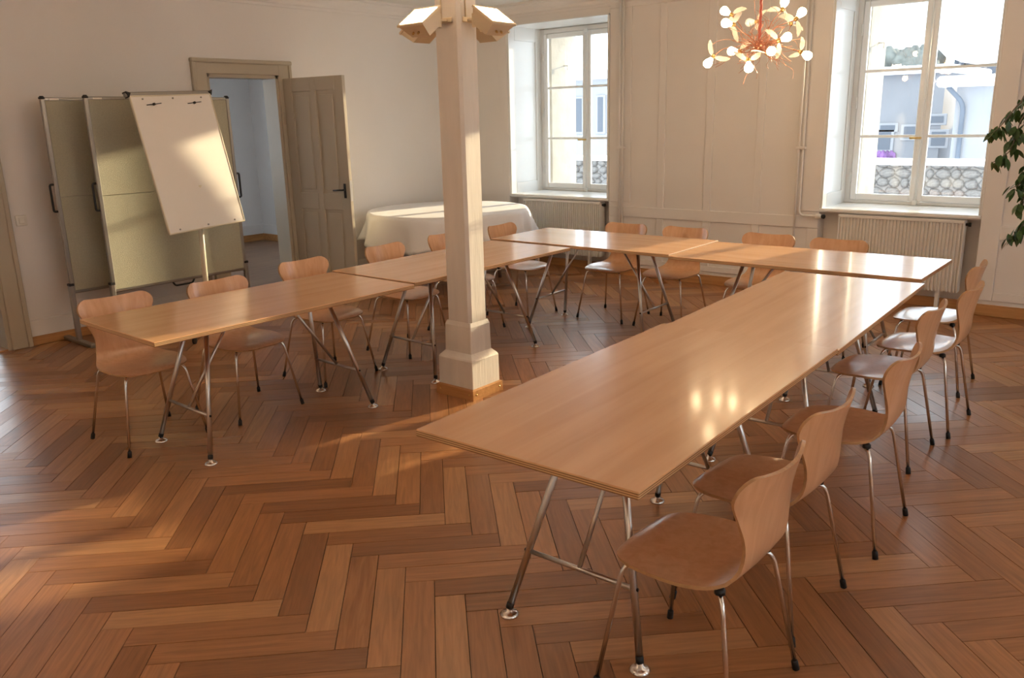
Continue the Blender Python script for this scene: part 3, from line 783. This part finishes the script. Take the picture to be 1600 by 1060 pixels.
def make_chair():
    t = empty('stacking_chair', (0,0,0))
    chair_shell().build('seat_shell', [M['shell'], M['plyc']], t)
    for sx in (1,-1):
        for sy in (1,-1):
            bx = .165 if sx > 0 else -.150; by = .165
            pts = smooth_tube([(sx*.02, sy*.02, .412),(bx, sy*by, .422),(sx*.222, sy*.226, .02)], .05, 6)
            lg = MB().tube(pts, .0075, 10).build('leg', M['chrome'], t)
            dirv = (Vector((sx*.222, sy*.226, .02))-Vector((bx, sy*by, .422))).normalized()
            e = Vector((sx*.222, sy*.226, .02))
            MB().tube([e-dirv*.014, e-dirv*.010, e+dirv*.0195], [.0085,.0108,.0115], 10).build('rubber_cap', M['black'], lg)
            MB().lathe([(.016,0),(.016,.012),(.010,.018)], 10, 0, Matrix.Translation((bx*.9, sy*by*.9, .421))).build('spacer', M['black'], lg)
    MB().lathe([(.03,.398),(.075,.404),(.08,.412),(.08,.424)], 18, 0, Matrix.Translation((0,0,0))).build('hub_plate', M['chrome'], t)
    return t
proto = make_chair()
CH = [  # x, y, heading (deg; 0 faces +X), label
 (-4.425,2.08,-1,'beech chair at the end of the row, in front of the pinboards'),
 (-4.375,2.70,2,'beech chair right below the flip chart, second in its row'),
 (-4.53,3.455,1,'beech chair in front of the open panelled door'),
 (-4.565,4.25,3,'beech chair just left of the pillar, before the draped table'),
 (-4.60,4.95,-2,'beech chair half hidden behind the pillar, before the draped table'),
 (-4.57,5.66,4,'beech chair right of the pillar, at the corner by the draped table'),
 (-3.835,6.03,-90,'beech chair against the panelled wall, nearest the left radiator'),
 (-3.265,6.035,-91,'beech chair against the panelled wall, second from the left radiator'),
 (-2.52,5.99,-89,'beech chair against the panelled wall, left of the right radiator'),
 (-1.975,5.96,-90,'beech chair directly in front of the right radiator'),
 (-.99,2.055,179,'nearest beech chair, cut by the bottom of the picture'),
 (-1.03,2.62,178,'beech chair second from the camera on the right side of the tables'),
 (-.995,3.34,181,'beech chair third from the camera, with a clear gap on both sides'),
 (-1.105,4.255,180,'beech chair fourth from the camera on the right side of the tables'),
 (-1.055,4.85,179,'beech chair second from the windows on the right side of the tables'),
 (-1.17,5.58,181,'beech chair at the far right end, nearest the window and plant'),
]
for i, (x, y, a, lab) in enumerate(CH):
    c = proto if i == 0 else copy_tree(proto)
    c.location = (x, y, 0); c.rotation_euler = (0,0,R_(a)); tag(c, lab, 'chair', 'beech chairs around the tables')

# ------------------------------------------------------------------ pinboards
def pinboard(x, y0, y1, label):
    t = empty('pinboard', (x, (y0+y1)/2, 0)); tag(t, label, 'pinboard', 'pinboards by the wall')
    hw_ = (y1-y0)/2; z0, z1, zm = .43, 1.945, 1.19
    for a, b_ in ((z0, zm+.0015), (zm-.0015, z1)):
        MB().bbox((-.011,-hw_+.012,a+.004),(.011,hw_-.012,b_-.002),.002).build('felt_panel', M['felt'], t)
    for s in (-1, 1):
        MB().bbox((-.016, s*hw_-.016, z0), (.016, s*hw_+.016, z1-.01), .005).build('side_rail', M['alu'], t)
        MB().bbox((-.022, s*(hw_+.012)-.018, .02), (.022, s*(hw_+.012)+.018, z0+.06), .006).build('post', M['alu'], t)
        MB().bbox((-.024, s*(hw_+.012)-.020, z0+.05), (.024, s*(hw_+.012)+.020, z0+.072), .004).build('clamp_collar', M['black'], t)
        b = MB().bbox((-.26, s*(hw_+.012)-.025, .0), (.26, s*(hw_+.012)+.025, .035), .008); b.build('foot', M['alu'], t)
        hd = smooth_tube([(0, s*(hw_+.012), 1.29),(0, s*(hw_+.045), 1.29),(0, s*(hw_+.045), 1.08),(0, s*(hw_+.012), 1.08)], .02)
        MB().tube(hd, .009, 8).build('handle', M['black'], t)
        MB().lathe([(.022,0),(.024,.01),(.012,.024)], 10, 0, Matrix.Translation((0, s*hw_, z1-.012))).build('corner_cap', M['black'], t)
    MB().bbox((-.014,-hw_,z1-.026),(.014,hw_,z1),.005).build('top_rail', M['alu'], t)
    MB().bbox((-.014,-hw_,z0-.012),(.014,hw_,z0+.014),.005).build('bottom_rail', M['alu'], t)
    hd = smooth_tube([(0,-.10,z0-.01),(0,-.08,z0-.045),(0,.08,z0-.045),(0,.10,z0-.01)], .03)
    MB().tube(hd, .008, 8).build('handle', M['black'], t)
    MB().box((.0142,-hw_+.05,z1-.02),(.015,-hw_+.12,z1-.008)).build('maker_label', M['plastic'], t)
    return t
pinboard(-6.93, 2.80, 4.00, 'olive felt pinboard furthest left, standing against the wall')
pinboard(-6.68, 3.015, 4.225, 'olive felt pinboard with sunlight on it, behind the flip chart')

# ------------------------------------------------------------------ flip chart
K = 1.057
fcor = [CAMPOS+(Vector(v)-CAMPOS)*K for v in ((-5.924,2.98,1.924),(-6.019,3.673,1.947),(-5.819,3.733,.966),(-5.725,3.04,.943))]
fcen = sum(fcor, Vector())/4
fx = ((fcor[1]-fcor[0])+(fcor[2]-fcor[3])).normalized(); fy = ((fcor[0]-fcor[3])+(fcor[1]-fcor[2])); fy = (fy-fx*fy.dot(fx)).normalized(); fz = fx.cross(fy)
fw = (fcor[1]-fcor[0]).length/2; fh = (fcor[0]-fcor[3]).length/2
FM = Matrix(((fx.x,fy.x,fz.x,fcen.x),(fx.y,fy.y,fz.y,fcen.y),(fx.z,fy.z,fz.z,fcen.z),(0,0,0,1)))
base = Vector((fcen.x-.10, fcen.y+.05, 0))
fc = empty('flip_chart', base); tag(fc, 'white flip chart board leaning back on a cream pole', 'flip chart')
def F(b, name, m, parent=fc):
    o = b.build(name, m, parent)
    if parent == fc: o.matrix_parent_inverse = Matrix.Translation(-base)
    return o
bd = F(MB().bbox((-fw+.004,-fh+.004,-.008),(fw-.004,fh-.004,.0),.001,0,FM), 'board', M['white'])
b = MB()
for a0, b0 in (((-fw,-fh,-.016),(-fw+.012,fh,.004)),((fw-.012,-fh,-.016),(fw,fh,.004)),((-fw,-fh,-.016),(fw,-fh+.012,.004)),((-fw,fh-.010,-.016),(fw,fh,.004))): b.bbox(a0,b0,.003,0,FM)
F(b, 'board_frame', M['cream'], bd)
F(MB().bbox((-fw-.02,fh-.004,-.045),(fw+.02,fh+.028,-.004),.006,0,FM), 'paper_clamp', M['alu'])
for s in (-1,1):
    F(MB().prism([(s*(fw+.022),fh+.032),(s*(fw-.015),fh+.02),(s*(fw+.004),fh-.012)] if s > 0 else [(s*(fw+.004),fh-.012),(s*(fw-.015),fh+.02),(s*(fw+.022),fh+.032)], -.045, .008, 0, FM), 'clamp_end', M['black'])
    x = s*fw*.50
    F(MB().tube([FM @ Vector((x-.065,fh-.075,.009)), FM @ Vector((x+.065,fh-.065,.009))], .0035, 6).lathe([(.010,0),(.010,.016),(.005,.02)],8,0,FM @ Matrix.Translation((x,fh-.07,0))), 'paper_hook', M['black'])
for x in (-fw*.72, 0, fw*.72):
    for y, nm in ((fh-.028,'stud'),(-fh+.03,'stud')):
        F(MB().lathe([(.007,0),(.007,.006),(.004,.008)],8,0,FM @ Matrix.Translation((x,y,0))), nm, M['alu'])
pb = FM @ Vector((.02,-fh+.20,-.035)); 
F(MB().tube([(base.x,base.y,.05),(pb.x-.05,pb.y,pb.z+.02)], .022, 12).tube([(pb.x-.05,pb.y,pb.z+.0),(pb.x,pb.y,pb.z+.15)], .016, 10), 'pole', M['cream'])
F(MB().bbox((-.12,-fh+.12,-.04),(.12,-fh+.42,-.012),.006,0,FM), 'tilt_bracket', M['alu'])
for k in range(5):
    a = 2*PI*k/5+.35; e = base+Vector((math.cos(a)*.34, math.sin(a)*.34, .075))
    F(MB().tube([base+Vector((0,0,.11)), base+Vector((math.cos(a)*.15,math.sin(a)*.15,.10)), e], [.022,.018,.014], 8), 'star_leg', M['cream'])
    F(MB().lathe([(.012,-.012),(.028,-.010),(.030,0),(.028,.010),(.012,.012)],12,0,look_M((e.x,e.y,.030),(0,0,1),(math.sin(a),-math.cos(a),0))).tube([(e.x,e.y,.03),(e.x,e.y,.075)],.007,8), 'caster', M['black'])

# ------------------------------------------------------------------ round table with cloth
RX, RY, RR, RZ = -6.265, 6.515, .86, .775
rt = empty('round_table', (RX, RY, 0)); tag(rt, 'round table hidden under the white cloth by the corner', 'table')
MB().lathe([(RR-.02,RZ-.03),(RR-.01,RZ-.03),(RR-.01,RZ-.004),(RR-.02,RZ-.004)], 48).build('tabletop', M['beech'], rt)
for k in range(4):
    a = PI/4+k*PI/2
    MB().tube([(.45*math.cos(a),.45*math.sin(a),RZ-.03),(.55*math.cos(a),.55*math.sin(a),.0)],.02,10).build('leg', M['steel'], rt)
b = MB(); NA = 144; rings = [0,.2,.45,.7,.9,.97,1.0]; nd = 10
vs = [(0,0,RZ)]
def drop(a): return .25+.11*abs(math.sin(2*(a+.55)))**1.3 + .02*math.sin(3*a+1)
for q in rings[1:]:
    for i in range(NA):
        a = 2*PI*i/NA; crease = .0022*(math.exp(-((q*RR*math.cos(a)-.12)/.012)**2)+math.exp(-((q*RR*math.sin(a)+.1)/.012)**2)+math.exp(-((q*RR*math.cos(a)+.42)/.012)**2))
        vs.append((q*RR*math.cos(a), q*RR*math.sin(a), RZ+.001+crease))
for k in range(1, nd+1):
    u = k/nd
    for i in range(NA):
        a = 2*PI*i/NA; D = drop(a); ph = 9*a+.8*math.sin(2*a)+1.1*math.sin(a+.4); amp = (.016+.075*u)*u**.6*(.5+.5*math.sin(2*a+.6)**2)
        fold = amp*(math.sin(ph)+.35*math.sin(2.3*ph+.7))
        rr = RR+.008+.010*min(1,u*4)+.045*u+max(-.03,fold)
        vs.append((max(XL+.02-RX, rr*math.cos(a)), rr*math.sin(a), RZ+.001-.006*min(1,3*u)-(D)*u))
fs = [(0,1+i,1+(i+1)%NA) for i in range(NA)]
nr = len(rings)-1+nd
for r in range(nr-1):
    for i in range(NA):
        a0 = 1+r*NA+i; a1 = 1+r*NA+(i+1)%NA; fs.append((a0,a0+NA,a1+NA,a1))
b.add(vs, fs, 0, True); cl = b.build('tablecloth', M['cloth'], loc=(RX,RY,0)); 
sm = cl.modifiers.new('thickness','SOLIDIFY'); sm.thickness = .0015; sm.offset = 1
tag(cl, 'white linen cloth with fold creases draped over the round table', 'tablecloth')

# ------------------------------------------------------------------ chandelier
CT = 6.05
hub = atT(1186, 73, CT)
ch = empty('chandelier', hub); tag(ch, 'wire chandelier with winged bulbs hanging over the tables', 'chandelier')
def Cc(b, name, m, parent=ch):
    return b.build(name, m, parent)
b = MB()
for k in range(3):
    pts = []; n = 40; H = ZC-hub.z
    for i in range(n+1):
        t = i/n; a = t*26+k*2*PI/3; pts.append((.006*math.cos(a), .006*math.sin(a), .02+t*(H-.02)))
    b.tube(pts, .0055, 6)
Cc(b, 'stem_cable', M['wire'])
Cc(MB().lathe([(.06,ZC-hub.z),(.06,ZC-hub.z-.02),(.02,ZC-hub.z-.05),(.01,ZC-hub.z-.055)],16), 'ceiling_rose', M['copper'])
b = MB().lathe([(.012,.05),(.03,.035),(.042,.0),(.03,-.03),(.012,-.04)],12)
Cc(b, 'hub', M['copper'])
b = MB(); rnd = random.Random(3)
for k in range(120):
    a = rnd.uniform(0,2*PI); L_ = rnd.uniform(.10,.42); p = [Vector((0,0,rnd.uniform(-.02,.03)))]
    d_ = Vector((math.cos(a), math.sin(a), rnd.uniform(-.35,.55))).normalized()
    for i in range(6):
        d_ = (d_+Vector((rnd.uniform(-.7,.7),rnd.uniform(-.7,.7),rnd.uniform(-.5,.5)))).normalized(); p.append(p[-1]+d_*L_/6)
    b.tube(bez(p,3), .0016, 4, caps=False)
o = Cc(b, 'wire_tangle', M['copper']); o['kind'] = 'stuff'
BULBS = [ # px, py, depth offset, lit, axis (screen dx, dy, depth)
 (1132,17,.10,1,(-.8,-.5,.1)),(1134,36,-.15,1,(-.9,-.1,-.2)),(1171,35,.28,0,(-.8,-.1,.5)),(1226,3,.05,1,(.3,-1,0)),(1253,19,-.12,1,(.6,-.7,-.2)),
 (1237,33,.30,0,(.3,-.6,.7)),(1230,58,-.25,1,(.9,-.3,-.3)),(1106,99,-.05,1,(-.6,.75,0)),(1143,80,.20,1,(-1,-.1,.2)),(1170,106,-.22,1,(0,1,-.2)),(1205,80,-.34,1,(.1,.1,-1)),(1262,87,.02,1,(.9,.45,0))]
def wing(sgn):
    """feather wing in local xz plane: root at origin"""
    out = [(0,0),(.012,.022),(.034,.040),(.066,.050),(.098,.046),(.112,.036),(.098,.030),(.086,.020),(.066,.014),(.048,.004),(.026,-.004),(.010,-.004)]
    V = [(sgn*x, .010*math.sin(x*26), z) for x, z in out]; n = len(V)
    vs = V+[(x,y+.0012,z) for x,y,z in V]
    fs = [tuple(range(n)), tuple(reversed(range(n,2*n)))]+[(i,n+i,n+(i+1)%n,(i+1)%n) for i in range(n)]
    return MB().add(vs, fs)
for (bx, by, dz, lit, ax) in BULBS:
    P = atT(bx, by, CT+dz) - hub
    axis = (CR*ax[0] - CU*ax[1] + CF*ax[2]).normalized()
    sock = P - axis*.052
    # arm: wandering wire
    c1 = sock*.35 + Vector((rnd.uniform(-.06,.06), rnd.uniform(-.06,.06), -.03+rnd.uniform(-.04,.04))); c2 = sock*.75 - axis*.05 + Vector((rnd.uniform(-.04,.04),rnd.uniform(-.04,.04),rnd.uniform(-.03,.03)))
    arm = Cc(MB().tube(bez([(0,0,0), c1, c2, sock-axis*.02], 6), .0032, 6), 'arm_wire', M['copper'])
    X_ = axis.cross(CF); X_ = X_.normalized() if X_.length > .2 else CR.copy()
    BM = look_M(P, X_, axis)
    bu = Cc(MB().lathe([(.0135,-.044),(.017,-.034),(.026,-.018),(.0305,-.004),(.0315,.004),(.029,.016),(.021,.0255),(.010,.0305),(.002,.0315)],16,0,BM), 'bulb', M['bulb'] if lit else M['bulboff'])
    MB().lathe([(.009,-.075),(.0145,-.070),(.0145,-.046),(.0135,-.043)],12,0,BM).build('socket', M['brass'], bu)
    for s in (-1,1):
        wm = BM @ Matrix.Translation((s*.012,0,-.062)) @ Matrix.Rotation(rnd.uniform(-.55,.55),4,'Z') @ Matrix.Rotation(s*rnd.uniform(.65,1.15),4,'Y') @ Matrix.Rotation(rnd.uniform(-.25,.25),4,'X') @ Matrix.Scale(.98,4)
        me = wing(s); me.v = [tuple(wm @ Vector(v)) for v in me.v]; me.build('wing', M['feather'], bu)

# ------------------------------------------------------------------ ficus
TX, TY = -.22, 5.55
fi = empty('potted_ficus', (TX, TY, 0)); tag(fi, 'potted ficus tree whose drooping leaves enter at the right edge', 'plant')
MB().lathe([(.13,0),(.15,.02),(.19,.28),(.205,.29),(.205,.33),(.18,.33),(.175,.29)],24).build('pot', M['pot'], fi)
MB().lathe([(.001,.285),(.176,.285),(.176,.292),(.001,.296)],20).build('soil', M['soil'], fi)
trunk = MB().tube(bez([(0,0,.27),(.02,-.01,.7),(-.02,.02,1.2),(.01,0,1.7),(0,.02,2.15)],8), [.030-.018*i/32 for i in range(33)], 8); trunk.build('trunk', M['bark'], fi)
lv = MB(); out = [(0,0),(.010,.014),(.015,.030),(.0145,.044),(.009,.060),(.003,.072),(0,.080)]
vs = [(0,0,0)]
prof = [(.0,.0),(.011,.014),(.0165,.030),(.0155,.046),(.009,.062),(.0025,.076)]
V = []
for w_, l in prof: V += [(-w_, -l*.12-w_*-.25, -l), (0, -l*.12-.003*0, -l), (w_, -l*.12-w_*-.25, -l)]
Fq = []
for i in range(len(prof)-1):
    for j in range(2): Fq.append((i*3+j, i*3+j+1, (i+1)*3+j+1, (i+1)*3+j))
lv.add(V, Fq, 0, True); leafm = lv.mesh('leaf', M['leaf'])
lr = random.Random(11)
def branch(pts, nleaf, start=.25, size=1.0):
    p = bez(pts, 8); n = len(p)
    MB().tube(p, [.007-.0052*i/(n-1) for i in range(n)], 5).build('branch', M['bark'], fi)
    for k in range(nleaf):
        t = start+(1-start)*(k+.5)/nleaf; q = p[min(n-1,int(t*(n-1)))]
        dirb = (p[min(n-1,int(t*(n-1))+1)]-p[max(0,int(t*(n-1))-1)])
        yaw = lr.uniform(0,2*PI); droop = lr.uniform(.1,.95)
        o = link('leaf', leafm, fi, loc=q+Vector((lr.uniform(-.025,.025),lr.uniform(-.025,.025),lr.uniform(-.02,.015))))
        o.rotation_euler = (droop, lr.uniform(-.4,.4), yaw); s = size*lr.uniform(.8,1.2); o.scale = (s,s,s)
FT = 5.05
def rel(px, py, t=FT): return atT(px, py, t)-Vector((TX,TY,0))
z_ = 3.925
def zp(a, b): return (1480+a/z_, 130+b/z_)
branch([(0,.0,1.75), rel(1625,140,5.3), rel(*zp(440,130)), rel(*zp(340,250)), rel(*zp(265,318))], 30, .35)
branch([(0,.0,1.6), rel(1625,205,5.3), rel(*zp(430,330)), rel(*zp(380,420)), rel(*zp(275,490))], 24, .4)
branch([(0,.0,1.62), rel(1630,160,5.3), rel(*zp(470,200)), rel(*zp(430,290)), rel(*zp(390,360))], 22, .4)
branch([(0,.0,1.5), rel(1630,250,5.3), rel(*zp(480,560)), rel(*zp(440,620)), rel(*zp(385,650))], 22, .4)
branch([(0,.0,1.4), rel(1632,270,5.3), rel(*zp(490,640)), rel(*zp(465,720)), rel(*zp(420,765))], 16, .4)
branch([(0,.0,1.35), rel(1632,310,5.3), rel(*zp(480,850)), rel(*zp(440,900)), rel(*zp(375,960))], 28, .45)
branch([(0,.0,1.5), rel(1640,200,5.2), rel(1612,230), rel(1603,262), rel(1598,290)], 20, .3)
for k in range(7):
    a = lr.uniform(-1.2, 2.4); L_ = lr.uniform(.35,.6); z = lr.uniform(1.5,2.1)
    branch([(0,0,z),(math.cos(a)*L_*.5,math.sin(a)*L_*.5,z+.15),(math.cos(a)*L_,math.sin(a)*L_,z-.05),(math.cos(a)*L_*1.1,math.sin(a)*L_*1.1,z-.3)], 16, .3)

# ------------------------------------------------------------------ outside
M['snow'] = mat('snow', (.86,.88,.92), .8, var=.03, vscale=.6, bump=.3, bscale=2)
M['fac'] = mat('pale grey render', (.19,.195,.21), .9, var=.05, vscale=1)
M['fac2'] = mat('white render', (.26,.265,.28), .9, var=.03, vscale=1)
M['dark'] = mat('dark window glass', (.07,.085,.11), .3)
M['rock'] = mat('rubble stone', (.155,.15,.145), .95, var=.3, vscale=9, bump=.5, bscale=12)
M['mortar'] = mat('lime mortar', (.22,.215,.21), .95, var=.1)
M['graf'] = mat('purple spray paint', (.20,.10,.26), .8, var=.5, vscale=3)
M['timber'] = mat('weathered blue timber', (.10,.12,.15), .8, var=.15, vscale=2)
M['tree'] = mat('bare hedge', (.11,.12,.11), .95, var=.5, vscale=1.5)
GZ = -2.6
o = MB().box((-90, WOUT+.3, GZ-.4), (40, 140, GZ)).build('ground', M['snow'], kind='structure')
# rubble garden wall: one stone per piece
SY = 15.0; STOP = .80
sw = empty('rubble_wall', (-6, SY, GZ)); tag(sw, 'rubble stone garden wall outside, below the far houses', 'wall')
def Q(b, name, m, parent, org):
    o = b.build(name, m, parent); o.matrix_parent_inverse = Matrix.Translation(-Vector(org)); return o
Q(MB().box((-13.5, SY+.05, GZ), (-1.0, SY+.45, STOP)), 'wall_core', M['mortar'], sw, sw.location)
stp = random.Random(5)
def stone_mesh():
    n = 8; pts = [(math.cos(2*PI*i/n)*stp.uniform(.82,1.08), math.sin(2*PI*i/n)*stp.uniform(.82,1.08)) for i in range(n)]
    b = MB(); vs = [(x*.5,0.06,z*.5) for x,z in pts]+[(x*.46,-.02,z*.46) for x,z in pts]+[(x*.28,-.05,z*.28) for x,z in pts]
    fs = [(i,(i+1)%n,n+(i+1)%n,n+i) for i in range(n)]+[(n+i,n+(i+1)%n,2*n+(i+1)%n,2*n+i) for i in range(n)]+[tuple(range(2*n,3*n))]
    b.add(vs, fs, 0, True); b.fixn = True
    return b.mesh('stone', M['rock'])
stones = [stone_mesh() for _ in range(8)]
cnt = 0
for (xa, xb) in ((-5.2,-2.3),(-11.6,-8.9)):
    z = .0
    while z < STOP-.05:
        hgt = stp.uniform(.11,.17); x = xa+stp.uniform(0,.1)
        while x < xb and cnt < 290:
            wd = stp.uniform(.13,.30); o = link('stone', stones[stp.randrange(8)], sw); o.location = (x+wd/2+6, .05, z+hgt/2-GZ); o.scale = (wd*1.16, 1, hgt*1.22); o.rotation_euler = (0, stp.uniform(-.15,.15), 0); x += wd; cnt += 1
        z += hgt
Q(MB().bbox((-13.6, SY-.04, STOP), (-.9, SY+.5, STOP+.09), .03), 'snow_cap', M['snow'], sw, sw.location)
def atp(px_, py_, y): return atY(px_, py_, y)
def building(name, y, rect, m, label, windows, roof=None, cat='building', depth=8):
    (x0p, x1p, top) = rect; a = atp(x0p, top, y); c = atp(x1p, top, y)
    org = Vector(((a.x+c.x)/2, y, GZ)); t = empty(name, org); tag(t, label, cat)
    Q(MB().box((a.x, y, GZ), (c.x, y+depth, a.z)), 'walls', m, t, org)
    for (u0, v0, u1, v1) in windows:
        p = atp(u0, v0, y); q = atp(u1, v1, y)
        fr = Q(MB().bbox((p.x-.10, y-.06, q.z-.10), (q.x+.10, y+.02, p.z+.10), .02), 'window', M['fac2'], t, org)
        nx = max(1, round((q.x-p.x)/.7)); wx = (q.x-p.x)/nx
        for k in range(nx): MB().box((p.x+k*wx+.04, y-.075, q.z), (p.x+(k+1)*wx-.04, y-.05, p.z)).build('pane', M['dark'], fr)
    return t, org, a, c
YA = 42
t, org, a, c = building('apartment_house', YA, (1300, 1478, 122), M['fac'], 'pale long house seen through the right window, with graffiti', [(1366,206,1392,234),(1412,198,1434,216),(1455,206,1478,228),(1440,182,1476,192),(1352,212,1362,232),(1375,196,1400,203)])
Q(MB().bbox((a.x-.3, YA-.5, a.z), (c.x+.3, YA+8.3, a.z+.35), .08), 'roof_snow', M['snow'], t, org)
p = atp(1366, 237, YA); q = atp(1396, 255, YA)
b = MB(); 
for k in range(5):
    u = p.x+(q.x-p.x)*k/5; wv = (q.x-p.x)/5
    b.tube(bez([(u,YA-.03,q.z),(u+.3*wv,YA-.03,p.z),(u+.6*wv,YA-.03,(p.z+q.z)/2),(u+wv,YA-.03,p.z-.1),(u+1.1*wv,YA-.03,q.z)],5), .09, 5)
Q(b, 'graffiti', M['graf'], t, org)
YC = 36
t, org, a, c = building('white_house', YC, (1496, 1590, 134), M['fac2'], 'white rendered house with drainpipe seen at the right of the window', [(1556,160,1572,190)])
Q(MB().bbox((a.x-.6, YC-.7, a.z-.05), (c.x+.3, YC+8.3, a.z+.35), .1), 'roof_snow', M['snow'], t, org)
p = atp(1509, 140, YC); q = atp(1509, 300, YC)
Q(MB().tube(smooth_tube([(p.x-.5,YC-.5,p.z+.1),(p.x,YC-.12,p.z-.5),(p.x,YC-.12,GZ)],.3), .09, 8), 'drainpipe', M['timber'], t, org)
# steep house with swept snowy roof
YD = 60
t, org, a, c = building('chalet_house', YD, (1492, 1570, 88), M['timber'], 'timber house with a swept snowy roof, highest in the right window', [(1502,92,1506,112),(1510,92,1514,112),(1518,94,1522,114),(1526,94,1538,114)])
L0 = [atp(u, v, YD) for u, v in ((1476,66),(1490,84),(1510,92),(1535,95),(1580,90))]; U0 = [atp(u, v, YD) for u, v in ((1476,66),(1492,60),(1512,52),(1535,44),(1580,38))]
b = MB(); n = len(L0); V = [tuple(v+Vector((0,-1.0,0))) for v in L0]+[tuple(v+Vector((0,4.5,0))) for v in U0]+[tuple(v+Vector((0,-1.0,-.25))) for v in L0]+[tuple(v+Vector((0,4.5,-.25))) for v in U0]
b.add(V, [(i,i+1,n+i+1,n+i) for i in range(n-1)]+[(2*n+i,3*n+i,3*n+i+1,2*n+i+1) for i in range(n-1)]+[(i,2*n+i,2*n+i+1,i+1) for i in range(n-1)]); Q(b, 'swept_roof', M['snow'], t, org)
# house opposite the left window
t, org, a, c = building('cream_house', 34, (862, 1010, 128), M['fac2'], 'cream house with tall blue window seen through the left window', [(888,155,911,206),(934,152,944,206)])
Q(MB().bbox((a.x-.5, 33.4, a.z), (c.x+.5, 42.3, a.z+.4), .1), 'roof_snow', M['snow'], t, org)
# hedge on the slope behind the long house
b = MB(); hr = random.Random(9)
p = atp(1376, 100, 58); q = atp(1442, 100, 58)
for k in range(60):
    x = hr.uniform(p.x, q.x); hh = hr.uniform(1.6,2.3); zz = p.z-1.2
    b.lathe([(.1,0),(hr.uniform(.5,.8),.5),(hr.uniform(.5,.8),hh*.7),(.15,hh)],7,0,Matrix.Translation((x,58+hr.uniform(0,3),zz)))
o = b.build('hedge', M['tree']); o['kind'] = 'stuff'; tag(o, 'grey winter hedge on the snowy slope in the right window', 'hedge')
b = MB(); z0 = p.z-1.0
b.add([(p.x-14,50,GZ),(q.x+30,50,GZ),(q.x+30,120,z0+3.0),(p.x-14,120,z0+3.0),(q.x+30,57,z0),(p.x-14,57,z0)],[(0,1,4,5),(5,4,2,3)])
b.build('hillside', M['snow'], kind='structure')
